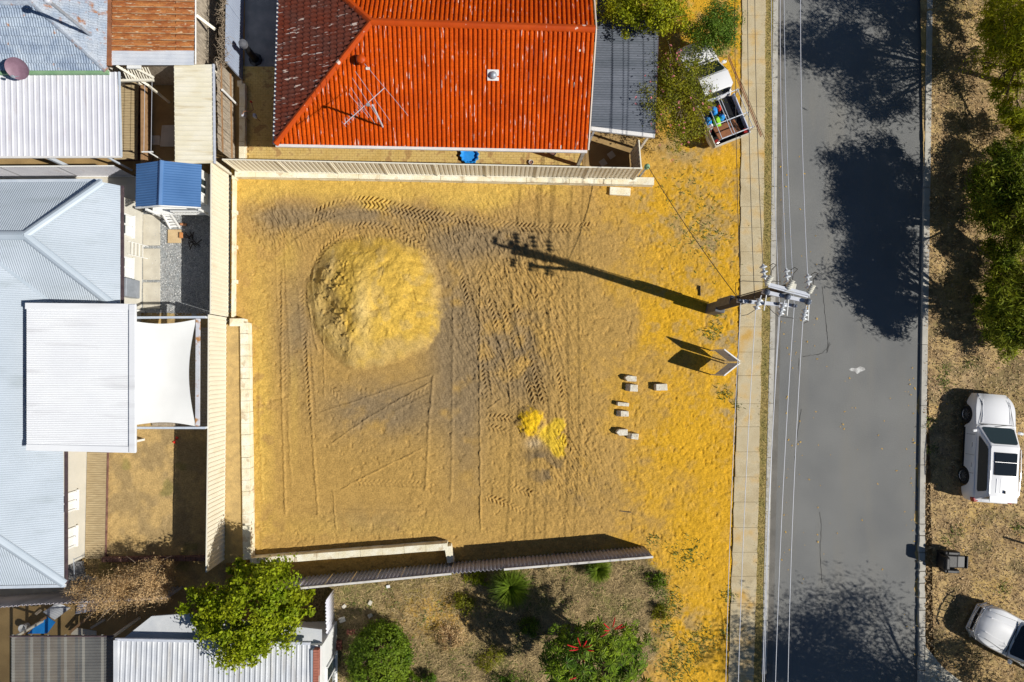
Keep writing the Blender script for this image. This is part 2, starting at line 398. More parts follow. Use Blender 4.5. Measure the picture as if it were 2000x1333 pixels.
CHEV = [  # tyre tracks: pixel path, width m, depth m
    ([(607, 422), (660, 398), (717, 392), (770, 403), (832, 420), (880, 424), (940, 434), (1000, 442), (1080, 446), (1160, 442)], .42, .050),
    ([(560, 470), (607, 440), (660, 414), (717, 408), (770, 417), (832, 432), (900, 440)], .36, .035),
    ([(615, 520), (628, 492), (650, 472), (678, 450), (712, 440), (750, 445), (782, 457), (837, 497), (862, 560)], .32, .040),
    ([(880, 420), (905, 430), (960, 440), (1010, 452)], .40, .040),
    ([(548, 470), (550, 560), (556, 660), (560, 760)], .36, .022),
    ([(592, 560), (596, 640), (604, 740), (612, 830)], .36, .026),
    ([(880, 470), (905, 540), (925, 620), (943, 700), (955, 790)], .36, .040),
    ([(925, 500), (950, 560), (978, 650), (1000, 720), (1006, 804)], .36, .042),
    ([(985, 600), (1005, 660), (1024, 720), (1048, 792)], .38, .052),
    ([(1010, 590), (1030, 660), (1045, 720), (1066, 795)], .34, .050),
    ([(1045, 560), (1070, 640), (1092, 720), (1112, 840)], .36, .036),
    ([(1075, 810), (1100, 850), (1125, 890)], .36, .034),
    ([(940, 944), (985, 950), (1045, 966)], .36, .048),
    ([(944, 968), (985, 982), (1032, 1004)], .34, .050),
    ([(943, 817), (975, 815), (1012, 820)], .34, .036),
    ([(945, 832), (980, 840), (1010, 852)], .34, .036),
    ([(690, 941), (760, 944), (832, 946)], .32, .030),
    ([(760, 800), (800, 780), (843, 758)], .34, .018),
    ([(640, 752), (655, 765), (672, 782)], .34, .026),
]
RIDGE = [  # low ridges left by a blade or a wheel edge: pixel path, width m, height m
    ([(552, 520), (551, 650), (552, 800), (558, 1010)], .045, .050),
    ([(562, 800), (570, 960)], .04, .025),
    ([(600, 640), (603, 737), (608, 814), (622, 1010)], .05, .045),
    ([(633, 640), (633, 782)], .03, .035),
    ([(938, 560), (937, 730), (939, 1042)], .035, .055),
    ([(847, 730), (836, 860), (831, 962)], .06, .045),
    ([(886, 560), (885, 685), (881, 985)], .06, .035),
    ([(619, 809), (700, 782), (846, 732)], .03, .045),
    ([(643, 870), (724, 814), (843, 746)], .03, .042),
    ([(663, 958), (752, 912), (831, 874)], .03, .048),
    ([(650, 954), (657, 1040)], .025, .045),
    ([(659, 996), (740, 999), (829, 1000)], .05, .028),
    ([(948, 802), (979, 779)], .03, .045),
    ([(507, 700), (508, 860), (514, 990)], .06, .022),
    ([(968, 640), (985, 700), (1000, 800)], .05, .04), ([(1000, 560), (1012, 640), (1040, 760)], .05, .04),
    ([(1072, 600), (1078, 700), (1086, 770)], .05, .03), ([(1085, 800), (1100, 870), (1142, 1000)], .04, .025),
    ([(620, 610), (612, 560), (615, 520)], .05, .05), ([(622, 690), (610, 640), (604, 590)], .04, .06),
    ([(1408, 1185), (1416, 1240), (1424, 1290)], .04, .05),
]
def seg(p): return [(v.x, v.y) for v in (W(a, b) for a, b in p)]
MOUND = np.array([(603, 575), (612, 520), (640, 486), (690, 470), (745, 470), (800, 482), (838, 515), (856, 570), (852, 640), (832, 675), (785, 695), (730, 712), (690, 716), (655, 695), (626, 660), (610, 620)], float)
MC = np.array((708, 592.0))
_ma = np.arctan2(MOUND[:, 1]-MC[1], MOUND[:, 0]-MC[0]); _mr = np.hypot(MOUND[:, 1]-MC[1], MOUND[:, 0]-MC[0]); _o = np.argsort(_ma)
def mound_h(px, py, X, Y):
    a = np.arctan2(py-MC[1], px-MC[0]); r = np.hypot(px-MC[0], py-MC[1])
    rr = np.interp(a, np.concatenate([_ma[_o]-2*np.pi, _ma[_o], _ma[_o]+2*np.pi]), np.tile(_mr[_o], 3))
    t = 1-r/rr + (fbm(X, Y, 1.1, 3, 51)-.5)*.14
    west = np.clip((MC[0]-px)/140, 0, 1)
    h = 1.0*(1-(1-np.clip(t+.05, 0, 1))**1.45) + .05*np.exp(-np.abs(t+.03)/.05)*0
    clod = np.clip(fbm(X, Y, 5.5, 3, 62)-.58, 0, 1)*sstep(715, 680, px)
    rg = np.abs(fbm(X, Y, 1.5, 3, 64)-.5)*2; lump = (fbm(X, Y, .8, 2, 60)-.5)*.45 - .03*sstep(.10, .0, rg) + (fbm(X, Y, 2.6, 2, 65)-.5)*.12 + (fbm(X, Y, 9, 3, 61)-.5)*.06 + clod*.55
    h = h + lump*sstep(.03, .35, t)
    h = h - .16*np.exp(-(((px-655)/26)**2+((py-610)/30)**2))*sstep(0, .15, t) - .14*np.exp(-(((px-680)/22)**2+((py-525)/20)**2))
    lug = np.sin((py-.25*(px-800))*.33)*sstep(795, 815, px)*sstep(865, 850, px)*sstep(470, 490, py)*sstep(680, 650, py)
    h = h + .045*lug*sstep(0, .1, t)
    return np.clip(h, 0, None), t

def garden_mask(px, py, nz):
    line = 1100+(880-px)*.085; line = np.where(px > 880, 1113-(px-880)*.085, line+13)
    edge = np.interp(py, [1080, 1130, 1180, 1230, 1290, 1340], [1278, 1300, 1308, 1290, 1268, 1250])
    return sstep(0, 6, py-line)*sstep(16, -16, px-edge+(nz-.5)*70)*sstep(590, 600, px)

def lot_h(X, Y, px, py):
    h = (fbm(X, Y, .5, 3, 1)-.5)*.05 + (fbm(X, Y, 5.0, 3, 5)-.5)*.022 + (fbm(X, Y, 10, 2, 9)-.5)*.030
    smooth = sstep(.45, .6, fbm(X, Y, .35, 2, 90))*sstep(1060, 1000, py)*sstep(500, 540, px)*sstep(960, 900, px)*.75     # bladed smooth
    h *= 1-smooth
    pit = fbm(X, Y, 5.2, 2, 14); h -= .032*sstep(.69, .80, pit)*(1-smooth)
    ca, sa = math.cos(R(-62)), math.sin(R(-62)); U = X*ca+Y*sa; V = -X*sa+Y*ca
    lugm = np.clip(np.exp(-(((px-1000)/120)**2+((py-620)/170)**2))*1.4+np.exp(-(((px-545)/70)**2+((py-440)/60)**2))+np.exp(-(((px-820)/200)**2+((py-455)/40)**2))+.8*np.exp(-(((px-1110)/80)**2+((py-900)/110)**2)), 0, 1)
    rdg = np.abs(fbm(U*.45, V*1.5, 6.5, 2, 17)-.5)*2; h += lugm*(.060*sstep(.42, .06, rdg)-.022)
    h += (fbm(X, Y, 8.5, 2, 33)-.5)*.030*sstep(1150, 1280, px)*sstep(330, 380, py)
    for pts, w, dep in CHEV:
        P_ = smooth_path(seg(pts)); xs = [p[0] for p in P_]; ys = [p[1] for p in P_]
        m = (X > min(xs)-.6) & (X < max(xs)+.6) & (Y > min(ys)-.6) & (Y < max(ys)+.6)
        S, D, B, L = path_coords(X[m], Y[m], P_, .6)
        inside = sstep(w*.55, w*.42, np.abs(D))*sstep(0, .3, S)*sstep(0, .3, L-S)
        wob = fbm(X[m], Y[m], 2.0, 2, 77)
        ph = (S - np.abs(D)*.75)/.195 + np.where(D > 0, .5, 0) + wob*.5
        lug = sstep(.35, .75, np.abs(((ph) % 1)-.5)*2)*sstep(.005, .03, np.abs(D))
        dep = dep*(.55+1.0*sstep(.32, .62, fbm(X[m], Y[m], .9, 2, 79)))
        hh = h[m]*(1-inside*.5) - dep*inside*(lug*1.15-.25)*(.5+wob) + .018*np.exp(-((np.abs(D)-w*.55)/.05)**2)*sstep(0, .3, S)*sstep(0, .3, L-S)
        h[m] = hh
    for pts, w, ht in RIDGE:
        P_ = smooth_path(seg(pts), 4); xs = [p[0] for p in P_]; ys = [p[1] for p in P_]
        m = (X > min(xs)-.4) & (X < max(xs)+.4) & (Y > min(ys)-.4) & (Y < max(ys)+.4)
        S, D, B, L = path_coords(X[m], Y[m], P_, .4)
        wob = fbm(X[m], Y[m], 5, 3, 88)
        h[m] += ht*np.exp(-((D+(wob-.5)*.1)/w)**2)*(.35+1.3*wob)*sstep(0, .2, S)*sstep(0, .2, L-S)
    mh, t = mound_h(px, py, X, Y)
    h = h*(1-.5*sstep(0, .1, t)) + mh
    # small spilled pile of yellow sand and the flattened spill beside it
    r = np.hypot((px-1037)/30, (py-824)/33)+(fbm(X, Y, 3, 2, 21)-.5)*.35
    h += .26*np.clip(1-r**2, 0, 1) + .06*np.clip(1-r**2, 0, 1)*(fbm(X, Y, 7, 2, 22)-.5)*4*.35
    gm = garden_mask(px, py, fbm(X, Y, 1, 3, 41))
    h += gm*(.03+(fbm(X, Y, 1.2, 3, 45)-.5)*.14)
    h = np.where(px > 1415, np.minimum(h, .05), h)
    return h
def mixc(a, b, t): return a*(1-t[..., None])+np.array(b)*t[..., None]
def lot_c(X, Y, px, py):
    n1 = fbm(X, Y, .55, 4, 3); n2 = fbm(X, Y, 1.8, 4, 4); n3 = fbm(X, Y, 6, 3, 6)
    tan, grey, yel, ora = (.44, .272, .082), (.235, .172, .100), (.58, .378, .085), (.64, .352, .018)
    C = np.zeros(X.shape+(3,))+np.array(tan)
    g_ = lambda cx, cy, sx, sy: np.exp(-(((px-cx)/sx)**2+((py-cy)/sy)**2))
    top = sstep(410, 375, py+(n1-.5)*90)*sstep(1150, 1060, px)
    C = mixc(C, yel, top*.95)
    ye = sstep(1170, 1330, px+(n1-.5)*260+(n2-.5)*120+(n3-.5)*70)
    C = mixc(C, ora, ye*.9)
    C = mixc(C, (.40, .26, .09), np.clip(ye*sstep(.50, .68, n2*.6+n3*.4)*.75*sstep(1333, 500, py), 0, 1))
    left = np.clip(g_(510, 800, 26, 260)+g_(575, 720, 10, 150)*.7+g_(640, 560, 14, 40)+g_(560, 500, 22, 40)*.8+g_(700, 1030, 220, 22)*.5+g_(480, 500, 30, 170)*.35, 0, 1)
    C = mixc(C, yel, left*sstep(.35, .55, n2+.1)*.9)
    gr = np.clip(1.1*g_(745, 800, 110, 55)+.9*g_(880, 650, 55, 150)+.9*g_(1000, 690, 75, 110)+.8*g_(580, 640, 40, 100)+.9*g_(700, 420, 170, 24)+.9*g_(950, 470, 150, 40)+.55*g_(910, 830, 40, 170)+.6*g_(540, 430, 60, 40)+.4*g_(720, 1020, 90, 30), 0, 1)
    C = mixc(C, grey, np.clip(gr*1.15, 0, 1)*sstep(.22, .5, n1*.5+n2*.5)*.88)
    C = mixc(C, (.17, .125, .075), np.clip(g_(1080, 930, 45, 38)+.8*g_(1050, 890, 28, 16)+.5*g_(1150, 960, 40, 40)+.4*g_(1020, 730, 40, 60), 0, 1)*sstep(.38, .6, n2)*.85)
    mh, t = mound_h(px, py, X, Y); inm = sstep(-.10, .10, t+(n3-.5)*.12)
    cm = mixc(np.zeros_like(C)+np.array((.50, .335, .105)), (.58, .37, .065), sstep(.42, .6, n1)); cm = mixc(cm, (.42, .30, .12), np.clip(sstep(.58, .70, n2)*.45+sstep(700, 630, px)*.45, 0, 1))  # west flank browner: its shade is painted in; other brown patches are random
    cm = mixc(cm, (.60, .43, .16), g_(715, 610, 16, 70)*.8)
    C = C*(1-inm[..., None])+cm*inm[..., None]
    pile = np.clip(1.15-np.hypot((px-1037)/30, (py-824)/33)-(n2-.5)*.8, 0, 1); C = mixc(C, (.78, .48, .012), sstep(.05, .6, pile+(n3-.5)*.9)*sstep(0, .12, pile)*.9)
    sp = g_(1093, 845, 17, 42)+g_(1070, 850, 22, 20)+.7*g_(1095, 880, 18, 14); C = mixc(C, (.68, .45, .03), sstep(.35, .95, sp*sstep(.3, .55, n2)*1.3)*.85)
    C = mixc(C, (.55, .42, .25), g_(1043, 866, 16, 10)*.8)
    # worn grassy patches along the footpath
    patch = np.clip(1.2*g_(1410, 655, 45, 45)+g_(1420, 780, 20, 60)+.9*g_(1330, 290, 70, 30)+.8*g_(1405, 480, 40, 60)+g_(1400, 150, 60, 110)+.8*g_(1440, 870, 12, 60)+.9*g_(1330, 1230, 60, 70)+.5*g_(1330, 440, 60, 80), 0, 1)
    C = mixc(C, (.33, .245, .125), patch*sstep(.36, .6, n2*.6+n3*.4)*.9)
    gm = garden_mask(px, py, fbm(X, Y, 1, 3, 41))
    cg = mixc(np.zeros_like(C)+np.array((.31, .225, .115)), (.14, .11, .05), sstep(.42, .60, n2)); cg = mixc(cg, (.16, .16, .045), sstep(.52, .66, fbm(X, Y, 1.1, 4, 48))*.8); cg = mixc(cg, (.62, .36, .05), np.clip(g_(850, 1200, 70, 45), 0, 1)*.8)
    C = C*(1-gm[..., None])+cg*gm[..., None]
    C *= (.80+.40*n3)[..., None]
    return C
a, b = W(438, 1350), W(1462, 326)
mk_terrain('sand_lot', a.x, b.x, a.y, b.y, .033, lot_h, lot_c)
a2, b2 = W(1120, 326), W(1462, -25)
mk_terrain('sand_verge', a2.x, b.x, b.y, b2.y, .05, lot_h, lot_c)

# ---- road, kerbs, footpath (edges follow the photograph: pixel y -> pixel x)
YS = [-260, 0, 333, 640, 1000, 1333, 1600]
E = {k: (lambda xs: (lambda y: float(np.interp(y, YS, xs))))(v) for k, v in dict(
    path_l=[1452, 1450, 1447, 1445, 1433, 1423, 1415], path_r=[1498, 1496, 1493, 1488, 1481, 1472, 1465],
    kerb_l=[1512, 1510, 1507, 1504, 1495, 1487, 1480], road_l=[1522, 1520, 1517.5, 1514, 1505, 1497, 1490],
    road_r=[1814, 1811, 1806, 1801.5, 1796, 1795, 1794], kerb_r=[1825, 1822, 1818, 1813, 1807, 1808, 1808]).items()}
def strip(name, ea, eb, z, mat, y0=-250, y1=1590, step=35, parent=None, kind='structure', da=0, db=0):
    ys = np.arange(y0, y1+1, step); m = MB(); vs = []
    for y in ys: vs += [W(E[ea](y)+da, y, z), W(E[eb](y)+db, y, z)]
    m.add(vs, [(2*i, 2*i+2, 2*i+3, 2*i+1) for i in range(len(ys)-1)])
    return tag(m.build(name, mat, parent), kind=kind)
road = strip('road', 'road_l', 'road_r', -.10, 'asphalt', da=-1, db=1)
o = strip('gutter_strip', 'road_l', 'road_l', -.096, 'asphalt_edge', da=-.5, db=11, parent=road, kind=None)
def quads_between(ya, yb, ea, eb, z0, z1, gap=.0, n=3, wob=0):
    """a slab between two edge curves from pixel row ya to yb"""
    m = MB(); ys = np.linspace(ya, yb, n)
    A = [W(E[ea](y)+random.uniform(-wob, wob), y, z1) for y in ys]; B = [W(E[eb](y)+random.uniform(-wob, wob), y, z1) for y in ys]
    A[0].y -= gap; B[0].y -= gap; A[-1].y += gap; B[-1].y += gap
    poly = [(p.x, p.y) for p in A]+[(p.x, p.y) for p in B[::-1]]
    return m.prism(poly, z0, z1)
fp = thing('footpath', None, None, W(1470, 666, 0)); fp['kind'] = 'structure'
joints = [-60, -15, 30, 68, 116, 164, 208, 253, 301, 349, 404, 445, 492, 538, 588, 639, 688, 734, 789, 834, 883, 932, 981, 1031, 1079, 1126, 1179, 1225, 1272, 1320, 1368, 1415]
for ya, yb in zip(joints[:-1], joints[1:]):
    quads_between(ya, yb, 'path_l', 'path_r', -.08, .045+random.uniform(-.006, .006), .004, 4, 1.0).build('paving_slab', 'footpath_concrete', fp, bevel=.008)
kl = thing('kerb', None, None, W(1510, 666, 0)); kl['kind'] = 'structure'
ys = list(range(-60, 1420, 106))
for ya, yb in zip(ys[:-1], ys[1:]): quads_between(ya, yb, 'kerb_l', 'road_l', -.2, .03, .008, 4).build('kerb_stone', 'kerb_concrete', kl, bevel=.015)
kr = thing('kerb', None, None, W(1810, 666, 0)); kr['kind'] = 'structure'
y = -60
while y < 1420:
    st = random.uniform(95, 125) if y < 985 else random.uniform(17, 40)
    quads_between(y, y+st, 'road_r', 'kerb_r', -.2, .03+random.uniform(-.015, .005)*(y > 985), .007 if y < 985 else .014, 4, 0 if y < 985 else 1.2).build('kerb_stone', 'kerb_concrete', kr, bevel=.015)
    y += st
# cracks and marks on the asphalt
def ribbon(name, pts, w, z, mat, parent, jit=.0):
    p = [W(x+random.uniform(-jit, jit), yy+random.uniform(-jit, jit), z) for x, yy in pts]; m = MB(); vs = []
    for i, q in enumerate(p):
        d = (p[min(i+1, len(p)-1)]-p[max(i-1, 0)]).normalized(); s = Vector((-d.y, d.x, 0))*w*.5*random.uniform(.5, 1.3); vs += [q+s, q-s]
    m.add(vs, [(2*i+1, 2*i+3, 2*i+2, 2*i) for i in range(len(p)-1)])
    return m.build(name, mat, parent)
def fine(pts, n=8): return [(p[0], p[1]) for p in smooth_path(pts, n)]
for pts in ([(1606, 560), (1610, 600), (1614, 640), (1617, 665), (1615, 690), (1620, 670)], [(1623, 672), (1605, 690), (1580, 695), (1568, 697)], [(1601, 1000), (1604, 1030), (1602, 1080), (1606, 1140)],
            [(1565, 800), (1556, 860), (1552, 900)], [(1560, 700), (1562, 740)]):
    ribbon('crack', fine(pts), .022, -.0945, 'crack', road, .7)
mk = MB(); mk.add([W(x, y, -.094) for x, y in [(1658, 722), (1664, 719), (1672, 720), (1680, 716), (1688, 719), (1690, 723), (1682, 726), (1674, 731), (1670, 726), (1662, 725)]][::-1], [tuple(range(10))])
mk.build('paint_mark', 'road_paint', road)

# ---- strip of grass between footpath and kerb, dry verge on the far side
def verge_h(X, Y, px, py): return (fbm(X, Y, .6, 3, 101)-.5)*.06+(fbm(X, Y, 4, 3, 103)-.5)*.05+(fbm(X, Y, 9, 2, 107)-.5)*.03
def verge_c(X, Y, px, py):
    n1 = fbm(X, Y, .6, 4, 111); n2 = fbm(X, Y, 2.2, 4, 112); n3 = fbm(X, Y, 7, 3, 113)
    C = mixc(np.zeros(X.shape+(3,))+np.array((.31, .21, .105)), (.47, .33, .15), sstep(.4, .62, n2))
    C = mixc(C, (.50, .36, .22), sstep(620, 760, py)*sstep(1000, 900, py)*sstep(.42, .6, n1)*.7)
    C = mixc(C, (.52, .355, .12), sstep(.52, .66, n1)*.55); C = mixc(C, (.17, .135, .06), sstep(.52, .66, fbm(X, Y, 1.3, 4, 115))*.75)
    return C*(.8+.4*n3)[..., None]
a, b = W(1800, 1480), W(2160, -120)
vr = mk_terrain('verge', W(1812, 700).x, b.x, a.y, b.y, .07, verge_h, verge_c)
gs = strip('grass_strip', 'path_r', 'kerb_l', .012, 'strip_soil', da=-3, db=2)
dr = sheet('driveway', [(1807, 1262), (1818, 1275), (1840, 1302), (1875, 1330), (1930, 1360), (1930, 1500), (1809, 1500)], .055, 'slab_concrete', thick=.2)

# scattered blades and litter: one mesh each
def scatter(name, pts, size, mat, label, cat, flat=.2, aspect=.15, z=0, seed=1, zs=None, curl=.5):
    rng = np.random.default_rng(seed); n = len(pts); p = np.array(pts)
    base = np.zeros((n, 3)); base[:, :2] = p[:, :2]; base[:, 2] = p[:, 2] if p.shape[1] > 2 else z
    a = rng.random(n)*2*np.pi; L = size*(.5+rng.random(n)); up = flat*rng.random(n)
    d = np.stack([np.cos(a), np.sin(a), up*2], -1)*L[:, None]; s = np.stack([-np.sin(a), np.cos(a), (rng.random(n)-.5)*curl], -1)*(L*aspect)[:, None]
    base[:, 2] += .004
    v = np.stack([base-s*.5, base+s*.5, base+d+s*.25, base+d-s*.25], 1).reshape(-1, 3)
    me = bpy.data.meshes.new(name); me.vertices.add(n*4); me.vertices.foreach_set('co', v.astype(np.float32).ravel())
    me.loops.add(n*4); me.loops.foreach_set('vertex_index', np.arange(n*4, dtype=np.int32)); me.polygons.add(n)
    me.polygons.foreach_set('loop_start', np.arange(0, n*4, 4, dtype=np.int32)); me.polygons.foreach_set('loop_total', np.full(n, 4, dtype=np.int32))
    me.update(calc_edges=True); me.materials.append(MATS[mat])
    return tag(link_mesh(name, me), label, cat, kind='stuff')
def rnd_pts(n, fn, zfn=lambda x, y: 0.0):
    out = []
    while len(out) < n:
        q = fn()
        if q is None: continue
        p = W(q[0], q[1]); out.append((p.x, p.y, zfn(p.x, p.y)))
    return out
rr = random.uniform
def lot_z(pts):
    X = np.array([p[0] for p in pts]); Y = np.array([p[1] for p in pts]); px, py = project(X, Y, np.zeros_like(X)); h = lot_h(X, Y, px, py)
    return [(p[0], p[1], float(z)) for p, z in zip(pts, h)]
def strip_pt():
    y = rr(-20, 1360); return (random.gauss((E['path_r'](y)+E['kerb_l'](y))/2, 5.2), y)
scatter('grass', rnd_pts(12000, strip_pt), .075, 'grass_blade', 'narrow strip of short olive grass between footpath and kerb', 'grass', flat=.45, aspect=.2, z=.01, seed=3)
def verge_pt():
    x, y = rr(1806, 2010), rr(-10, 1340)
    if E['kerb_r'](y)-4 > x: return None
    return (x, y)
vp = rnd_pts(26000, verge_pt); X = np.array([p[0] for p in vp]); Y = np.array([p[1] for p in vp]); Zv = verge_h(X, Y, X, Y)
vp = [(p[0], p[1], float(z)) for p, z in zip(vp, Zv)]
scatter('leaf_litter', vp, .075, 'litter', 'dry leaves and straw littering the far verge', 'litter', flat=.5, aspect=.4, seed=4)
def garden_pt():
    x, y = rr(610, 1310), rr(1085, 1345)
    p = W(x, y); A = np.array([[p.x]]); B = np.array([[p.y]])
    m = garden_mask(np.array([[x]]), np.array([[y]]), fbm(A, B, 1, 3, 41))[0, 0]
    return (x, y) if m > rr(.2, 1) else None
gp = rnd_pts(2400, garden_pt)
gp = [(p[0]+random.gauss(0, .16), p[1]+random.gauss(0, .16)) for p in gp for _ in range(14)]
scatter('dry_grass', lot_z(gp), .17, 'straw_grey', 'matted dry grass covering the unkempt front garden', 'grass', flat=.35, aspect=.07, seed=5)
wd = []
for _ in range(70):
    q_ = garden_pt()
    if q_: wd += rnd_pts(34, lambda: (random.gauss(q_[0], 9), random.gauss(q_[1], 8)))
for cx, cy, s, n in [(1400, 610, 8, 60), (1393, 648, 10, 90), (1345, 1085, 18, 160), (1310, 1180, 14, 160), (1300, 1230, 14, 120), (1370, 1245, 16, 160), (1345, 1275, 16, 160), (1310, 1300, 14, 160), (1425, 1165, 8, 90),
                     (1360, 445, 30, 120), (1380, 470, 30, 120), (1340, 370, 30, 80), (1440, 790, 6, 50), (1420, 1240, 10, 90), (1330, 1320, 22, 160), (1275, 1060, 10, 40), (1415, 770, 8, 50), (1285, 1140, 12, 120), (1300, 1170, 10, 90)]:
    wd += rnd_pts(n, lambda: (random.gauss(cx, s), random.gauss(cy, s)))
scatter('weeds', lot_z(wd), .09, 'weed', 'low green weeds dotted over the sandy verge', 'weeds', flat=.6, aspect=.35, seed=6)
vw = []
for cx, cy in [(1840, 745), (1850, 755), (1895, 708), (1845, 720), (1870, 1040), (1960, 1150), (1990, 1030), (1945, 1230), (1850, 1055), (1820, 880), (1815, 830)]:
    vw += rnd_pts(60, lambda: (random.gauss(cx, 7), random.gauss(cy, 7)))
scatter('verge_weeds', vw, .09, 'weed', 'small green weeds among the leaf litter on far verge', 'weeds', flat=.6, aspect=.35, seed=8)
lv = rnd_pts(70, lambda: (rr(1520, 1600), rr(300, 1150)))+rnd_pts(50, lambda: (random.gauss(1790, 6), rr(700, 1330)))+rnd_pts(30, lambda: (rr(1600, 1790), rr(700, 1150)))
lv = [(p[0], p[1], -.09) for p in lv]+[(p[0], p[1], .05) for p in rnd_pts(40, lambda: (rr(1820, 2000), rr(700, 1330)))]
scatter('fallen_leaves', lv, .055, 'leaf_yellow', 'scattered bright yellow leaves on the asphalt and verge', 'leaves', flat=.3, aspect=.6, seed=9)
# sand washed over the far edge of the asphalt
sw = MB()
for cy, ln, w in [(790, 60, 9), (930, 70, 9), (1010, 40, 11), (1080, 50, 10), (1150, 60, 10), (1210, 40, 7)]:
    pts = []
    for k in range(9):
        y = cy-ln/2+ln*k/8; pts.append((E['road_r'](y)-w*math.sin(math.pi*k/8)*rr(.6, 1.1)-.5, y))
    L_ = [W(x, y, -.095) for x, y in pts]; Rr = [W(E['road_r'](y)+.3, y, -.095) for x, y in pts]; k0 = len(sw.v)
    sw.add(L_+Rr, [(i+1, i, 9+i, 10+i) for i in range(8)])
M('washed_sand', (.42, .29, .12), (.55, .38, .15), 4, rough=.95, fine=.3)
sw.build('washed_sand', 'washed_sand', road)
# ================================================================== WALLS, FENCES, BUILDINGS
def blockwall(name, label, pts, z0, z1, thick, blen, mat='limestone', courses=2, group=None):
    """wall of separate blocks along a polyline (world points)"""
    root = thing(name, label, 'wall', Vector(((pts[0][0]+pts[-1][0])/2, (pts[0][1]+pts[-1][1])/2, z0)), group=group)
    meshes = {}
    for a, b in zip(pts[:-1], pts[1:]):
        a = Vector((a[0], a[1], 0)); b = Vector((b[0], b[1], 0)); d = b-a; L = d.length; n = max(1, round(L/blen)); bl = L/n; ang = math.atan2(d.y, d.x); hh = (z1-z0)/courses
        for c in range(courses):
            k = (round(bl, 3), c)
            for i in range(n):
                if k not in meshes:
                    m = MB(); m.box((0, 0, 0), (bl-.008, thick, hh-.006)); o = m.build('block', mat, root, local=True, bevel=.012); meshes[k] = o
                else:
                    o = meshes[k].copy(); COL.objects.link(o)
                p = a+d*((i+.5)/n); o.parent = root
                o.location = (p.x-root.location.x+random.uniform(-.006, .006), p.y-root.location.y+random.uniform(-.006, .006), hh*(c+.5)+random.uniform(-.004, .004)); o.rotation_euler = (0, 0, ang+random.uniform(-.006, .006))
    return root

def steel_fence(name, label, pts, z0, h, pw=2.35, mat='cream_steel', trim='cream_trim', prof='trap', pitch=.19, amp=.035, posts=True, rails=True, cap=None, cat='fence', jit=.0):
    root = thing(name, label, cat, Vector((pts[0][0], pts[0][1], z0)))
    cache = {}
    for a, b in zip(pts[:-1], pts[1:]):
        a = Vector((a[0], a[1], 0)); b = Vector((b[0], b[1], 0)); d = b-a; L = d.length; n = max(1, round(L/pw)); w = L/n; ang = math.atan2(d.y, d.x)
        for i in range(n):
            k = round(w, 3)
            p = a+d*(i/n)
            if k not in cache:
                m = MB()
                if prof == 'sin':
                    nc = int(w/pitch*8)+1; cols = [(w*j/nc, amp*math.sin(2*math.pi*w*j/nc/pitch)) for j in range(nc+1)]
                else:
                    cols = [(0, 0)]; x = .02
                    while x+pitch < w:
                        cols += [(x, 0), (x+.45*pitch, 0), (x+.55*pitch, amp), (x+.85*pitch, amp), (x+.95*pitch, 0)]; x += pitch
                    cols += [(w, 0)]
                vs = []
                for x, y in cols: vs += [(x, y, -.08 if prof == 'sin' else .0), (x, y, h-.02)]
                m.add(vs, [(2*j, 2*j+2, 2*j+3, 2*j+1) for j in range(len(cols)-1)])
                o = m.build('panel', mat, root, local=True, smooth=prof == 'sin', thick=.006); cache[k] = o
            else:
                o = cache[k].copy(); COL.objects.link(o); o.parent = root
            o.location = (p.x-root.location.x, p.y-root.location.y, random.uniform(-jit, jit)); o.rotation_euler = (random.uniform(-jit, jit)*.5, 0, ang)
            if rails:
                q = a+d*((i+1)/n); r = MB(); e = Vector((0, 0, z0+h)); r.bar(p+e, q+e, .05, .045); r.build('top_rail', cap or trim, root)
                r = MB(); e = Vector((0, 0, z0+.04)); r.bar(p+e, q+e, .05, .05); r.build('bottom_rail', trim, root)
            if posts:
                r = MB(); r.box((p.x, p.y, z0+h/2), (.065, .065, h+.03), ang); r.build('post', trim, root)
    if posts:
        r = MB(); r.box((b.x, b.y, z0+h/2), (.065, .065, h+.03)); r.build('post', trim, root)
    return root
XY = lambda px, py, z=0: (W(px, py, z).x, W(px, py, z).y)

# ---- boundary of the vacant lot
steel_fence('steel_fence', 'long cream steel fence between the vacant lot and the red roofed house', [XY(466, 335, .42), XY(1237, 351, .42)], .42, 1.75)
blockwall('limestone_wall', 'low cream limestone retaining wall under the fence beside the red roofed house', [XY(458, 338, .42), XY(860, 345, .42), XY(1278, 354, .42)], 0, .42, .34, .95)
m = MB(); p = W(1211, 374, .12); m.box((p.x, p.y, .07), (.95, .36, .16), R(-3)); tag(m.build('stone_block', 'limestone', bevel=.02), 'single limestone block lying at the foot of the fence wall', 'block')
steel_fence('steel_fence', 'cream steel fence beside the gravel yard and blue roofed cubby house', [XY(446, 334, .1), XY(445, 618, .1)], .1, 1.85)
steel_fence('steel_fence', 'cream steel fence above the tall limestone wall beside the shade sail', [XY(441, 622, .45), XY(440, 838, .45), XY(437, 1092, .45)], .45, 1.80)
# low white retaining edge with piers
r = thing('retaining_edge', 'thin white retaining edge with square piers along the fence foot', 'wall', W(455, 480, 0))
m = MB(); a, b = W(456, 345, .3), W(454, 620, .3); m.bar((a.x, a.y, .15), (b.x, b.y, .15), .10, .3); m.build('plinth', 'limestone', r)
for py in (347, 414, 482, 550):
    m = MB(); p = W(457, py, .3); m.box((p.x, p.y, .17), (.17, .17, .34)); m.build('pier', 'limestone', r, bevel=.01)
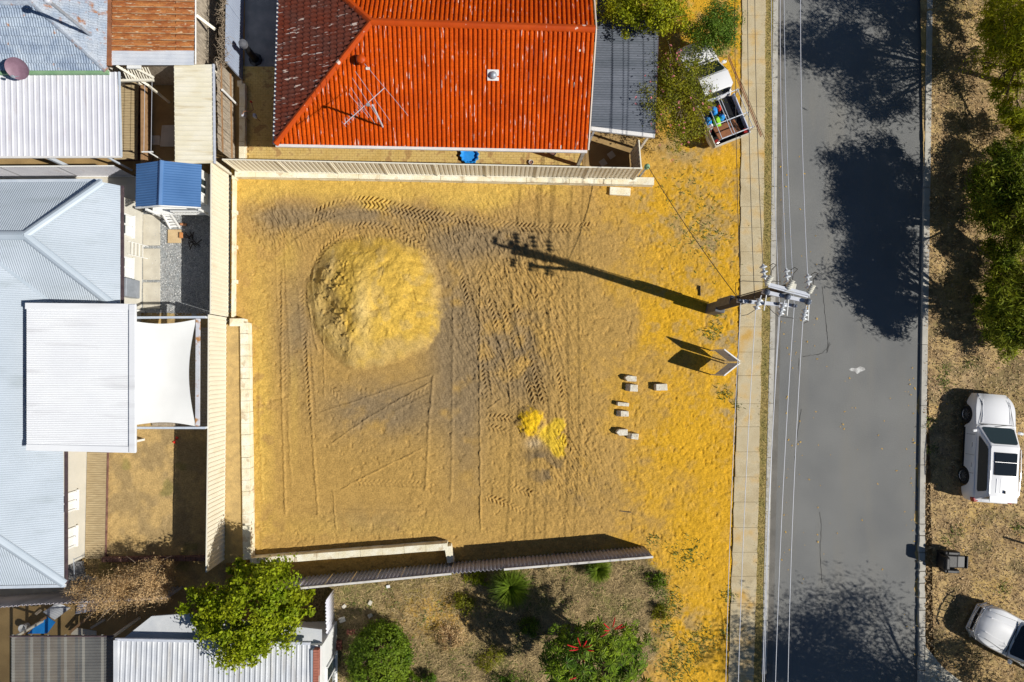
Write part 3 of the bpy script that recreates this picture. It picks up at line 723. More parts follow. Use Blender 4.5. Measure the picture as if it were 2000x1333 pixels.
# L-shaped limestone wall on the left, with the raised bed behind it
blockwall('limestone_wall', 'cream limestone block wall retaining the strip below the left fence', [XY(448, 630, .55), XY(476, 630, .55), XY(482, 1094, .55)], 0, .55, .34, .5, courses=2)
bed = sheet('raised_bed', [(436, 634), (472, 634), (478, 1100), (430, 1100)], .44, 'washed_sand', thick=.5)
bed['kind'] = 'structure'
blockwall('limestone_wall', 'cream limestone wall with a return end in front of grey corrugated fence', [XY(488, 1098, .55), XY(874, 1068, .55), XY(880, 1100, .55)], 0, .55, .30, 1.0, courses=1)
AF = [XY(560, 1133), XY(603, 1126), XY(886, 1099), XY(1080, 1083), XY(1259, 1068)]
steel_fence('corrugated_fence', 'grey corrugated fibre cement fence along the unkempt front garden', AF, 0, 1.62, pw=1.05, mat='asbestos', prof='sin', pitch=.172, amp=.032, posts=False, rails=False, jit=.01)
capr = [o for o in bpy.data.objects if o.name.startswith('corrugated_fence')][0]
for a, b in zip(AF[:-1], AF[1:]):
    for t0, t1 in ((0, .5), (.5, 1)):
        pa = Vector((a[0]+(b[0]-a[0])*t0, a[1]+(b[1]-a[1])*t0, 1.64)); pb = Vector((a[0]+(b[0]-a[0])*t1, a[1]+(b[1]-a[1])*t1, 1.64))
        pxm = project(np.array((pa.x+pb.x)/2), np.array((pa.y+pb.y)/2), np.array(1.64))[0]
        if 890 < pxm < 945: continue
        m = MB(); m.bar(pa, pb, .085, .05); m.build('capping', 'asbestos_cap', capr)

# ---- stand-alone limestone blocks on the lot
LB = [((1233, 740), .50, .25, .30, 'pale limestone block with a pointed end beside a squarer block', 1), ((1235, 758), .50, .32, .32, 'squat limestone block with a grey mottled side', 0), ((1292, 757), .55, .30, .32, 'mottled limestone block standing apart on yellow sand', 0),
      ((1217, 790), .53, .17, .26, 'narrow thin limestone block', 0), ((1217, 809), .53, .26, .28, 'limestone block with a dark stained half beside the narrow one', 0), ((1216, 845), .48, .27, .30, 'yellowish limestone block with a chipped pointed end', 1), ((1237, 853), .48, .26, .28, 'small grey-white limestone block touching a yellowish one', 0)]
for i, ((px, py), lx, ly, hz, lab, pointed) in enumerate(LB):
    p = W(px, py, hz); m = MB(); hx, hy = lx/2, ly/2; j = lambda: random.uniform(-.015, .015)
    base = [(-hx, -hy), (hx, -hy), (hx, hy), (-hx, hy)]
    if pointed: base = [(-hx-.06, 0), (-hx+.08, -hy), (hx, -hy), (hx, hy), (-hx+.06, hy)]
    n = len(base); vs = [(x, y, 0) for x, y in base]+[((x*.93 if x < 0 else x*.97)+(.14 if (x < 0 and i in (1, 4, 6)) else .01)+j(), y*.96+j(), hz+j()*.6) for x, y in base]
    m.add(vs, [tuple(range(n-1, -1, -1)), tuple(range(n, 2*n))]+[(k, (k+1) % n, n+(k+1) % n, n+k) for k in range(n)])
    o = m.build('limestone_block', 'limestone_pale', None, local=True, bevel=.02); o.location = (p.x, p.y, -.02); o.rotation_euler = (0, 0, R(random.uniform(-8, 4)))
    tag(o, lab, 'block', 'limestone blocks on the lot')

# ---- helper: clip polygon
def clip(poly, co, no):
    out = []
    for i, p in enumerate(poly):
        q = poly[(i+1) % len(poly)]; dp, dq = (p-co).dot(no), (q-co).dot(no)
        if dp <= 0: out.append(p)
        if dp*dq < 0: out.append(p+(q-p)*(dp/(dp-dq)))
    return out
def capline(parent, a, b, w, mat, name='ridge_cap', n=1, lift=.03):
    a, b = Vector(a), Vector(b); d = b-a
    side = d.cross(Vector((0, 0, 1))).normalized(); up = side.cross(d).normalized()
    for k in range(n):
        p, q = a+d*(k/n), a+d*((k+1)/n-.0); m = MB(); vs = []
        for e, s in ((p, 1.0), (q, 1.08 if n > 1 else 1)):
            for t in range(7):
                th = math.pi*(t/6); vs.append(e+side*math.cos(th)*w*.5*s+up*(math.sin(th)*w*.26*s+lift-.05*abs(math.cos(th))))
        m.add(vs, [(t, t+1, 8+t, 7+t) for t in range(6)]+[(0, 1, 2, 3, 4, 5, 6), (13, 12, 11, 10, 9, 8, 7)]); m.build(name, mat, parent, smooth=False)

# ------------------------------------------------------------------ red tiled house
ZE, ZR = 2.6, 4.6
BL, BR, RA = W(538, 281, ZE), W(1147, 293, ZE), W(725, 43, ZR)
SP = plane(BL, BR, RA); RR = P(1162, 57, SP)
ridge = (RR-RA)
def refl(p):       # mirror a point across the vertical plane through the ridge
    n = Vector((-ridge.y, ridge.x, 0)).normalized(); return p-2*n*((p-RA).dot(n))
NL, NR = refl(BL), refl(BR); NP = plane(NL, NR, RA); WP = plane(BL, NL, RA)
hA = thing('brick_house', 'house with a long weathered red tiled hip roof', 'house', Vector(((BL.x+BR.x)/2, (BL.y+RA.y)/2, 0)))
ins = .45
m = MB(); m.prism([(BL.x+ins, BL.y+.95), (BR.x-.1, BR.y+.95), (NR.x-.1, NR.y-ins), (NL.x+ins, NL.y-ins)], -.1, ZE-.12); m.build('wall', 'brick_red', hA)
TW, TL = .37, .345
def tile_mb():
    m = MB(); pr = []
    for k in range(2):
        for f, h in ((0, .0), (.09, .0), (.13, .046), (.19, .064), (.36, .064), (.43, .044), (.46, .0)): pr.append(((k+f*2)*TW/2 if 0 else (k*.5+f)*TW, h))
    pr.append((TW, 0)); n = len(pr); vs = []
    for yy, zz in ((0, .002), (0, .030), (TL+.03, .0)):
        for x, h in pr: vs.append((x, yy, zz+(h if zz != .002 or yy else h*.6)))
    return m.add(vs, [(i, i+1, n+i+1, n+i) for i in range(n-1)]+[(n+i, n+i+1, 2*n+i+1, 2*n+i) for i in range(n-1)])
TB = tile_mb(); inside = []; rest = {'tile_red': MB(), 'tile_red_shaded': MB()}
def tile_plane(O, u, v, poly, mat, band=99):
    u = u.normalized(); v = v.normalized(); n = u.cross(v)
    if n.z < 0: n = -n
    us = [(p-O).dot(u) for p in poly]; vs_ = [(p-O).dot(v) for p in poly]
    cen = sum(poly, Vector())/len(poly); edges = []
    for i in range(len(poly)):
        a, b = poly[i], poly[(i+1) % len(poly)]; pn = (b-a).cross(n).normalized()
        if (cen-a).dot(pn) > 0: pn = -pn
        edges.append((a, pn))
    cross = bmesh.new()
    for j in range(0, int(max(vs_)/TL)+1):
        for i in range(int(min(us)/TW)-1, int(max(us)/TW)+1):
            o = O+u*(i*TW)+v*(j*TL); cs = [o, o+u*TW, o+u*TW+v*TL, o+v*TL]; c = sum(cs, Vector())/4
            ppx, ppy = project(np.array(c.x), np.array(c.y), np.array(c.z))
            if ppy < -16: continue
            d = [max((q-a).dot(pn) for a, pn in edges) for q in cs]
            if max(d) <= .02: inside.append(((c-CAM).length, o, u, v, n, mat))
            elif min(d) < .1:
                ok = all(min((q-a).dot(pn) for q in cs) < 0 for a, pn in edges)
                if ok:
                    vv = [cross.verts.new(o+u*x+v*y+n*z) for x, y, z in TB.v]
                    for f in TB.f: cross.faces.new([vv[k] for k in f])
    for a, pn in edges:
        bmesh.ops.bisect_plane(cross, geom=cross.verts[:]+cross.edges[:]+cross.faces[:], plane_co=a+pn*.015, plane_no=pn, clear_outer=True)
    cross.verts.index_update(); rest[mat].add([q.co.copy() for q in cross.verts], [[q.index for q in f.verts] for f in cross.faces]); cross.free()
dn = lambda pl, e: (e.cross(pl[1])).normalized()
vS = SP[1].cross((BR-BL).normalized()); vS = vS if vS.z > 0 else -vS
tile_plane(BL, BR-BL, vS, [BL, BR, RR, RA], 'tile_red')
vW = WP[1].cross((NL-BL).normalized()); vW = vW if vW.z > 0 else -vW
tile_plane(NL, BL-NL, vW, [BL, RA, NL], 'tile_red_shaded')
vN = NP[1].cross((NL-NR).normalized()); vN = vN if vN.z > 0 else -vN
tile_plane(NR, NL-NR, vN, [NR, NL, RA, RR], 'tile_red')
inside.sort(key=lambda t: t[0]); tmesh = {}
for k, (dist, o, u, v, n, mat) in enumerate(inside):
    jit = Matrix.Rotation(random.uniform(-.008, .008), 3, 'Z')
    B3 = Matrix((u, v, n)).transposed() @ jit
    if k < 300:
        if mat not in tmesh:
            ob = tile_mb().build('roof_tile', mat, hA, local=True); tmesh[mat] = ob.data
        else: ob = link_mesh('roof_tile', tmesh[mat], hA)
        ob.matrix_basis = Matrix.Translation(o-hA.location) @ B3.to_4x4()
    else: rest[mat].add([o+B3 @ Vector(q) for q in TB.v], TB.f)
rest['tile_red'].build('roof_tiling', 'tile_red', hA, kind='stuff'); rest['tile_red_shaded'].build('roof_tiling', 'tile_red_shaded', hA, kind='stuff')
under = MB(); e = Vector((0, 0, -.06))
under.add([BL+e, BR+e, RR+e, RA+e, NR+e, NL+e], [(0, 1, 2, 3), (4, 5, 3, 2), (0, 3, 5)]); under.build('roof_lining', 'rust_plain', hA)
e = Vector((0, 0, .03))
capline(hA, RA+e, RR+e, .30, 'ridge_red', 'ridge_tile', int((RR-RA).length/.42), .02)
capline(hA, RA+e, BL+e, .28, 'ridge_red', 'ridge_tile', int((BL-RA).length/.42), .02)
capline(hA, RA+e, NL+e, .28, 'ridge_red', 'ridge_tile', int((NL-RA).length/.42), .02)
def gutter(parent, a, b, mat='gutter_white', w=.12, h=.10, dz=-.06, out=None, name='gutter'):
    m = MB(); e = Vector((0, 0, dz)); d = (Vector(b)-Vector(a)).normalized()
    o = Vector(out)*w*.5 if out else Vector()
    m.bar(Vector(a)+e+o, Vector(b)+e+o, w, h); return m.build(name, mat, parent)
gutter(hA, BL, BR, out=(0, -1, 0)); gutter(hA, BL, NL, out=(-1, 0, 0))
m = MB(); m.bar(BR+Vector((.05, 0, .0)), RR+Vector((.05, 0, .03)), .05, .14); m.build('barge_board', 'mortar_pale', hA)
m = MB(); m.bar(NR+Vector((.05, 0, .0)), RR+Vector((.05, 0, .03)), .05, .14); m.build('barge_board', 'mortar_pale', hA)
p = P(963, 147, SP); u = (BR-BL).normalized(); B3 = Matrix((u, vS, SP[1])).transposed()
sk = MB(); sk.box(p+SP[1]*.06, (.46, .42, .06), m=B3); o = sk.build('skylight', 'gutter_white', hA, bevel=.01)
d = MB(); d.lathe([(.155, 0), (.15, .05), (.12, .10), (.07, .135), (.01, .15)], p+SP[1]*.09, SP[1], 18); d.build('dome', 'steel_grey', o, smooth=True)
p = P(709, 124, SP)
d = MB(); d.lathe([(.10, 0), (.10, .22), (.17, .24), (.19, .34), (.17, .44), (.08, .50), (.01, .51)], p, (0, 0, 1), 18); d.build('roof_vent', 'ridge_red', hA, smooth=True)
m = MB(); m.box(P(719, 134, SP)+SP[1]*.06, (.16, .10, .05), m=B3); m.build('flashing', 'mortar_pale', hA)
# worn white patches where the roof paint has flaked
for px, py, w_, l_ in [(1064, 85, .07, .28), (1094, 287, .09, .14), (1125, 290, .10, .12), (1132, 99, .07, .08), (1122, 166, .05, .2)]:
    m = MB(); m.box(P(px, py, SP)+SP[1]*.052, (w_, l_, .006), m=B3); m.build('flaked_patch', 'plastic_white', hA)
# television aerial
mb_ = P(748, 249, SP); mt = W(716, 205, mb_.z+2.4); mt = Vector((mb_.x, mb_.y, mb_.z+2.4))
ant = thing('tv_aerial', 'large television aerial with long thin elements on the red roof', 'aerial', mb_)
m = MB(); m.tube([mb_, mt], .04, 8); m.build('mast', 'galv', ant)
za = mt.z-.05
m = MB(); m.tube([W(672, 243, za), W(751, 172, za)], .014, 6); m.build('boom', 'wire_bright', ant)
for a_, b_ in [((712, 125), (797, 226)), ((694, 140), (762, 237)), ((688, 153), (744, 239)), ((685, 171), (732, 241)), ((681, 183), (720, 230))]:
    m = MB(); m.tube([W(*a_, za+.02), W(*b_, za+.02)], .008, 5); m.build('element', 'wire_bright', ant)
for k in range(9):
    t = k/9; x, y = 672+(712-672)*t, 243+(207-243)*t; m = MB(); m.tube([W(x-4, y-5, za+.02), W(x+4, y+5, za+.02)], .006, 5); m.build('element', 'wire_bright', ant)
m = MB(); m.box(W(719, 205, za+.04), (.13, .10, .09)); m.build('junction_box', 'steel_grey', ant)
m = MB(); m.tube([W(719, 205, za), W(735, 222, za-.8), mb_+Vector((.3, .05, .02))], .006, 5); m.build('cable', 'wire_dark', ant)

# carport on its right
hB = thing('carport', 'dark corrugated steel carport roof attached to the red tiled house', 'carport', W(1215, 150, 0))
CB = [W(1152, 247, 2.55), W(1279, 262, 2.45), W(1287, 40, 2.45), W(1168, -30, 2.55)]
corr(CB, plane(CB[0], CB[1], CB[2])[1], (1, .0, 0), .105, .016).build('roof_sheet', 'charcoal_sheet', hB)
gutter(hB, CB[0], CB[1], out=(0, -1, 0), w=.16, h=.12); gutter(hB, CB[1], CB[2], mat='gutter_dark', w=.06, h=.1)
for px, py in ((1160, 255), (1272, 258), (1280, 60)):
    q = W(px, py, 2.4); m = MB(); m.box((q.x, q.y, 1.2), (.09, .09, 2.4)); m.build('post', 'gutter_white', hB)
pw = W(1147, 297, 2.5); m = MB(); m.bar((pw.x-.1, pw.y+.15, 0), (pw.x-.1, pw.y+.15, 2.45), .14, .14); m.build('post', 'wall_render', hB)
# little fence return and green pillar at the fence end
steel_fence('steel_fence', 'short cream fence return beside the porch of red tiled house', [XY(1236, 348, .1), XY(1232, 300, .1)], .1, 1.75, pw=1.2)
gp_ = thing('service_pillar', 'dark green capped service pillar at the fence end', 'pillar', W(1240, 352, 0)+Vector((.16, .1, 0)))
m = MB(); m.tube([(0, 0, 0), (0, 0, 1.75)], .05, 10); m.build('post', 'steel_grey', gp_, local=True)
m = MB(); m.lathe([(.12, 1.7), (.13, 1.78), (.11, 1.86), (.06, 1.92), (.01, 1.93)], (0, 0, 0), (0, 0, 1), 14); m.build('cap', 'green_paint', gp_, local=True, smooth=True)

# brick paving round the red house: each paver its own piece, the farthest joined
pav = thing('brick_paving', None, None, W(560, 290, 0)); pav['kind'] = 'structure'
pvs = []
def pave(x0, x1, y0, y1):
    A, B = W(x0, y1), W(x1, y0); j = 0; y = A.y
    while y < B.y:
        x = A.x + (.115 if j % 2 else 0)
        while x < B.x: pvs.append((x, y)); x += .232
        y += .117; j += 1
pave(486, 1135, 283, 322); pave(478, 545, 130, 283)
pm = MB(); pm.box((0, 0, 0), (.224, .109, .06)); po = None; restp = MB()
vis = [q for q in pvs]; random.shuffle(vis)
vis.sort(key=lambda q: 0 if (project(np.array(q[0]), np.array(q[1]), np.array(.03))[1] > 293 and project(np.array(q[0]), np.array(q[1]), np.array(.03))[1] < 312) else 1)
for k, (x, y) in enumerate(vis):
    dz = .02+random.uniform(-.004, .004)
    if k < 300:
        if po is None: po = pm.build('paver', 'paver', pav, local=True, bevel=0); o = po
        else: o = link_mesh('paver', po.data, pav)
        o.location = (x-pav.location.x, y-pav.location.y, dz)
    else: restp.box((x, y, dz), (.224, .109, .06))
restp.build('paver_field', 'paver', pav, kind='stuff')
sheet('paving_bed', [(470, 128), (548, 128), (548, 280), (1140, 284), (1140, 336), (470, 336)], -.012, 'washed_sand')
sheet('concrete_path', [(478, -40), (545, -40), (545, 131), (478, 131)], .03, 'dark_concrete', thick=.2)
sheet('porch_ground', [(1138, 240), (1250, 240), (1246, 345), (1138, 345)], .03, 'ground_soil', thick=.2)
for px, py, a_ in ((1178, 318, 35), (1194, 303, 35)):
    m = MB(); q = W(px, py, .08); m.box((q.x, q.y, .06), (.30, .30, .05), R(a_)); tag(m.build('stepping_stone', 'slab_concrete', bevel=.01), 'square grey stepping stone '+('beside the cream fence' if py > 310 else 'nearer the carport roof edge')+' in porch shade', 'paver', 'porch stepping stones')
# scalloped blue paddling shell, pots
sh = MB(); p = W(917, 304, .1); prof = [(.0, .05), (.28, .05), (.36, .18), (.40, .19), (.42, .10), (.40, .0)]; vs = []; n = 60
for r_, z in prof:
    for k in range(n):
        t = 2*math.pi*k/n; f = 1+.07*math.sin(12*t)*(r_ > .3); vs.append((p.x+r_*f*math.cos(t), p.y+r_*f*math.sin(t), z+.04))
sh.add(vs, [(i*n+k, i*n+(k+1) % n, (i+1)*n+(k+1) % n, (i+1)*n+k) for i in range(len(prof)-1) for k in range(n)])
tag(sh.build('sand_pit', 'plastic_blue', smooth=True), 'bright blue scalloped plastic shell under the red roof eave', 'toy')
def pot(px, py, r_, h, mat, label, name='plant_pot', soil='brick_dark'):
    q = W(px, py, 0); o = thing(name, label, 'pot', q)
    m = MB(); m.lathe([(r_*.7, 0), (r_, h), (r_*1.08, h), (r_*1.08, h-.04), (r_*.9, h-.045), (r_*.88, h-.06)], (0, 0, 0), (0, 0, 1), 18); m.build('body', mat, o, local=True, smooth=True)
    m = MB(); m.lathe([(r_*.87, h-.055), (r_*.5, h-.045), (.01, h-.04)], (0, 0, 0), (0, 0, 1), 14); m.build('soil', soil, o, local=True)
    return o
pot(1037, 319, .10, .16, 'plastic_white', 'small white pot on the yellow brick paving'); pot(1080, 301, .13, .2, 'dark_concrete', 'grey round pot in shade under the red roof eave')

# ------------------------------------------------------------------ pale blue-grey roofed house on the left
hD = thing('house', 'house with pale blue-grey corrugated hip roof and cream walls', 'house', W(120, 700, 0))
EP = plane(W(235, 363, 2.5), W(235, 590, 2.5), W(48, 460, 4.1)); apex = W(48, 460, 4.1)
NPd = plane(W(0, 357, 2.5), W(197, 355, 2.5), apex); SPd = plane(apex, W(0, 460, 4.1), P(208, 587, EP))
WG = plane(W(125, 885, 2.5), W(125, 1141, 2.5), P(95, 587, SPd)); HP = plane(W(125, 1141, 2.5), W(0, 1145, 2.5), P(0, 1057, WG))
for pts, pl, rib in [([(-120, 358), (197, 355), (48, 460), (-120, 460)], NPd, (0, 1, 0)), ([(48, 460), (199, 356), (235, 363), (235, 608)], EP, (1, 0, 0)), ([(-72, 460), (48, 460), (235, 608), (122, 608)], SPd, (0, 1, 0)),
                     ([(-72, 460), (123, 609), (125, 1141), (-120, 976), (-120, 460)], WG, (1, 0, 0)), ([(125, 1141), (-120, 1146), (-120, 976)], HP, (0, 1, 0))]:
    corr([P(x, y, pl) for x, y in pts], pl[1], rib, .088, .011, per=6).build('roof_sheet', 'roof_blue_grey', hD)
for a_, b_ in [((48, 460, EP), (199, 356, EP)), ((48, 460, EP), (235, 608, EP)), ((-120, 460.5, NPd), (48, 460, EP)), ((125, 1141, WG), (-120, 976, WG))]:
    A, B = P(*a_), P(*b_); capline(hD, A, B, .36, 'roof_cap_grey', 'ridge_cap', 1, .03)
A, B = P(-72, 460, SPd), P(122, 608, SPd); m = MB(); m.bar(A+Vector((0, 0, .015)), B+Vector((0, 0, .015)), .14, .02); m.build('valley_flashing', 'roof_cap_grey', hD)
gutter(hD, W(235, 363, 2.5), W(235, 600, 2.5), 'gutter_dark', w=.10, out=(1, 0, 0)); gutter(hD, W(125, 880, 2.5), W(125, 1141, 2.5), 'gutter_dark', w=.10, out=(1, 0, 0))
gutter(hD, W(-60, 357, 2.5), W(197, 355, 2.5), 'steel_pale', w=.12, out=(0, 1, 0)); gutter(hD, W(-60, 1146, 2.5), W(126, 1142, 2.5), 'steel_pale', w=.12, out=(0, -1, 0))
m = MB(); m.bar(W(127, 1020, 2.45), W(127, 1143, 2.45), .06, .08); m.build('fascia', 'gutter_white', hD)
X1 = W(278, 500, 0).x; X2 = W(170, 980, 0).x; yN = W(200, 356, 2.5).y-.4; yS = W(125, 1141, 2.5).y+.4; yM = W(300, 640, 0).y; xL = W(-160, 600, 0).x
m = MB(); m.prism([(xL, yN), (X1, yN), (X1, yM), (X2, yM), (X2, yS), (xL, yS)], -.1, 2.42); m.build('wall', 'wall_render', hD)
def window(parent, X, ya, yb, z0, z1, blind=.55, sill=True, glass='car_glass_tint'):
    """a window in a wall facing +x"""
    fr = MB(); w = .07
    for a_, b_ in (((ya, z0), (yb, z0)), ((ya, z1), (yb, z1)), ((ya, z0), (ya, z1)), ((yb, z0), (yb, z1)), (((ya+yb)/2, z0), ((ya+yb)/2, z1))):
        fr.bar((X+.03, a_[0], a_[1]), (X+.03, b_[0], b_[1]), w, .07, up=(1, 0, 0))
    o = fr.build('window', 'white_paint', parent)
    zm = z0+(z1-z0)*blind
    if blind > 0: g_ = MB(); g_.box((X+.012, (ya+yb)/2, (z0+zm)/2), (.02, abs(yb-ya)-.04, zm-z0-.02)); g_.build('blind', 'white_paint', o)
    g_ = MB(); g_.box((X+.010, (ya+yb)/2, (zm+z1)/2), (.02, abs(yb-ya)-.04, z1-zm-.02)); g_.build('pane', glass, o)
    if sill: s_ = MB(); s_.box((X+.06, (ya+yb)/2, z0-.05), (.13, abs(yb-ya)+.12, .05)); s_.build('sill', 'white_paint', o)
    return o
wx = lambda X, px, py: P(px, py, (Vector((X, 0, 0)), Vector((1, 0, 0))))
for a_, b_ in ((424, 463), (507, 545)):
    window(hD, X1, wx(X1, 256, b_).y, wx(X1, 256, a_).y, .95, 2.1, .45)
for a_, b_ in ((958, 992), (1027, 1062)):
    window(hD, X2, wx(X2, 153, b_).y, wx(X2, 153, a_).y, .85, 2.1, .62)
pA = wx(X1, 257, 549); pB = wx(X1, 257, 584); m = MB(); m.box((X1+.2, (pA.y+pB.y)/2, 1.45), (.38, pA.y-pB.y, 1.1)); m.build('water_heater', 'steel_grey', hD, bevel=.03)
# drying rack on the wall
rk = thing('drying_rack', 'white wire drying rack folded against the cream wall', 'rack', Vector((X1+.1, wx(X1, 262, 490).y, 0)))
ya, yb = wx(X1, 262, 476).y, wx(X1, 262, 501).y
m = MB()
for k in range(4): z_ = .25+.3*k; m.tube([(X1+.05+.1, ya, z_), (X1+.15, yb, z_)], .012, 5)
m.build('rungs', 'white_paint', rk); m = MB()
for yy in (ya, yb): m.tube([(X1+.25, yy, 0), (X1+.05, yy, 1.3)], .016, 5)
m.build('frame', 'white_paint', rk)

# white patio roof and shade sail
pa = thing('patio_roof', 'white corrugated patio roof raised above the blue-grey roof', 'roof', W(230, 740, 0))
PP = plane(W(50, 593, 3.55), W(267, 595, 3.12), W(267, 884, 3.12))
corr([P(x, y, PP) for x, y in ((52, 600), (256, 603), (256, 876), (52, 872))], PP[1], (1, 0, 0), .088, .011).build('roof_sheet', 'white_sheet', pa)
for a_, b_, w_ in (((50, 598), (266, 600), .24), ((52, 874), (266, 879), .24)):
    m = MB(); m.bar(P(*a_, PP)+Vector((0, 0, .01)), P(*b_, PP)+Vector((0, 0, .01)), w_, .05); m.build('flashing', 'white_sheet', pa)
m = MB(); m.bar(P(260, 595, PP)+Vector((0, 0, .02)), P(260, 884, PP)+Vector((0, 0, .02)), .26, .14); m.build('gutter', 'white_sheet', pa, bevel=.02)
for px, py in ((262, 600), (262, 740), (262, 878)):
    q = P(px, py, PP); m = MB(); m.box((q.x-1.2, q.y+.05, q.z/2-.05), (.09, .09, q.z-.1)); m.build('post', 'white_paint', pa)
for px, py in ((60, 602), (60, 872)):
    q = P(px, py, PP); m = MB(); m.box((q.x, q.y, q.z-.3), (.06, .06, .55)); m.build('bracket', 'white_paint', pa)
ss = thing('shade_sail', 'white shade sail with curved edges stretched from the patio roof', 'shade sail', W(325, 730, 0))
n1, n2 = 22, 34; vs = []; C4 = [W(262, 628, 2.72), W(383, 624, 2.42), W(382, 833, 2.42), W(262, 831, 2.72)]
for i in range(n1+1):
    u = i/n1
    for k in range(n2+1):
        v = k/n2
        q = (C4[0]*(1-u)+C4[1]*u)*(1-v)+(C4[3]*(1-u)+C4[2]*u)*v
        q = q+Vector((-.28*math.sin(math.pi*v)*u**2, (-.14*math.sin(math.pi*u)*(1-v)**3+.14*math.sin(math.pi*u)*v**3), -.12*math.sin(math.pi*u)*math.sin(math.pi*v))); vs.append(q)
m = MB(); m.add(vs, [(i*(n2+1)+k, i*(n2+1)+k+1, (i+1)*(n2+1)+k+1, (i+1)*(n2+1)+k) for i in range(n1) for k in range(n2)]); m.build('cloth', 'sail_cloth', ss, smooth=True)
fr = thing('sail_support', 'pale steel beams with rust stains around the shade sail', 'frame', W(386, 730, 0))
for a_, b_, mt_, w_ in (((262, 621, 2.45), (402, 620, 2.45), 'steel_pale', .09), ((262, 836, 2.45), (402, 836, 2.45), 'steel_pale', .09), ((387, 623, 2.40), (386, 835, 2.40), 'steel_rusty', .15)):
    m = MB(); m.bar(W(*a_), W(*b_), w_, .11); m.build('beam', mt_, fr)
for px, py in ((400, 620), (400, 836)):
    q = W(px, py, 2.42); m = MB(); m.box((q.x, q.y, 1.2), (.08, .08, 2.4)); m.build('post', 'steel_pale', fr)

# yards behind the pale house
sheet('gravel_bed', [(262, 400), (455, 345), (455, 620), (262, 620)], -.01, 'gravel_base')
gv = rnd_pts(9000, lambda: (rr(280, 445), rr(400, 615)))
scatter('gravel', [(x, y, .0) for x, y, z in gv], .035, 'gravel', 'loose blue-grey gravel beside the cream walled house', 'gravel', flat=.5, aspect=.9, seed=21)
slabs = thing('garden_path', None, None, W(297, 500, 0)); slabs['kind'] = 'structure'
for y0, y1 in ((419, 480), (486, 547), (552, 603)):
    A = [W(280, y0), W(313, y0), W(313, y1), W(280, y1)]; m = MB(); m.prism([(q.x, q.y) for q in A], -.08, .035); m.build('paving_slab', 'slab_concrete', slabs, bevel=.01)
def yard_h(X, Y, px, py): return (fbm(X, Y, .7, 3, 201)-.5)*.05+(fbm(X, Y, 5, 3, 203)-.5)*.05
def yard_c(X, Y, px, py):
    n2 = fbm(X, Y, 1.6, 4, 212); n3 = fbm(X, Y, 7, 3, 213)
    C = mixc(np.zeros(X.shape+(3,))+np.array((.37, .26, .12)), (.50, .34, .14), sstep(.4, .62, n2)); C = mixc(C, (.20, .19, .05), sstep(.66, .76, fbm(X, Y, 1.1, 3, 215))*.5)
    return C*(.82+.36*n3)[..., None]
a, b = W(160, 1165), W(448, 612); mk_terrain('lawn', a.x, b.x, a.y, b.y, .06, yard_h, yard_c)
dk = thing('deck', 'narrow boarded deck along the cream house wall', 'deck', W(187, 985, 0))
A, B = W(170, 880, .12), W(204, 1092, .12); ny = int((A.y-B.y)/.095); mesh = None
for k in range(ny):
    y = B.y+(k+.5)*(A.y-B.y)/ny
    if mesh is None: m = MB(); m.box((0, 0, 0), (B.x-A.x, .086, .03)); o = m.build('board', 'timber_deck', dk, local=True); mesh = o.data
    else: o = link_mesh('board', mesh, dk)
    o.location = ((A.x+B.x)/2-dk.location.x, y-dk.location.y, .10+random.uniform(-.003, .003))
m = MB(); m.box(((A.x+B.x)/2, (A.y+B.y)/2, .03), (B.x-A.x-.05, A.y-B.y-.02, .08)); m.build('bearer', 'brick_dark', dk)
m = MB(); m.box((B.x+.03, (A.y+B.y)/2, .06), (.03, A.y-B.y, .12)); m.build('edge_board', 'brick_dark', dk)
# deck under the sail
dk2 = thing('deck', 'shaded grey decking beside the rusty beam and shade sail', 'deck', W(385, 730, 0))
A, B = W(300, 640, .1), W(436, 832, .1); ny = int((A.y-B.y)/.13); mesh = None
for k in range(ny):
    y = B.y+(k+.5)*(A.y-B.y)/ny
    if mesh is None: m = MB(); m.box((0, 0, 0), (B.x-A.x, .118, .03)); o = m.build('board', 'timber_grey', dk2, local=True); mesh = o.data
    else: o = link_mesh('board', mesh, dk2)
    o.location = ((A.x+B.x)/2-dk2.location.x, y-dk2.location.y, .08)
# dog bone toy, board, bricks, planter
bo = MB(); q = W(343, 860, .05); d = Vector((math.cos(R(60)), math.sin(R(60)), 0)); s = Vector((-d.y, d.x, 0)); bo.tube([q-d*.1, q+d*.1], .026, 8)
for e in (-1, 1):
    for f in (-1, 1): bo.lathe([(.005, -.04), (.035, -.02), (.04, 0), (.035, .02), (.005, .04)], q+d*.12*e+s*.032*f, (0, 0, 1), 10)
tag(bo.build('toy_bone', 'plastic_red', smooth=True), 'red plastic bone toy on the dry lawn', 'toy')
m = MB(); q = W(341, 462, .05); m.box((q.x, q.y, .05), (.58, .60, .06)); tag(m.build('wooden_board', 'board_ply', bevel=.006), 'square pale plywood board lying on the gravel', 'board')
m = MB(); q = W(354, 460, .14); m.box((q.x, q.y, .14), (.13, .25, .10)); tag(m.build('clay_brick', 'brick_orange', bevel=.008), 'orange clay brick on the plywood board', 'brick')
m = MB(); q = W(358, 438, .08); m.tube([(q.x-.13, q.y, .06), (q.x+.13, q.y-.02, .06)], .06, 12); tag(m.build('drain_pipe', 'terracotta', smooth=True), 'short terracotta pipe on gravel near the ladder', 'pipe')
fw = thing('fire_wood', 'small heap of dark sticks in the gravel yard shade', 'sticks', W(378, 470, 0))
for k in range(16):
    q = W(378+rr(-9, 9), 470+rr(-8, 8), 0); a_ = rr(0, 6.3); m = MB(); m.tube([(q.x, q.y, .04+rr(0, .1)), (q.x+.28*math.cos(a_), q.y+.28*math.sin(a_), .06+rr(0, .12))], .022, 5); m.build('stick', 'timber_pole', fw)

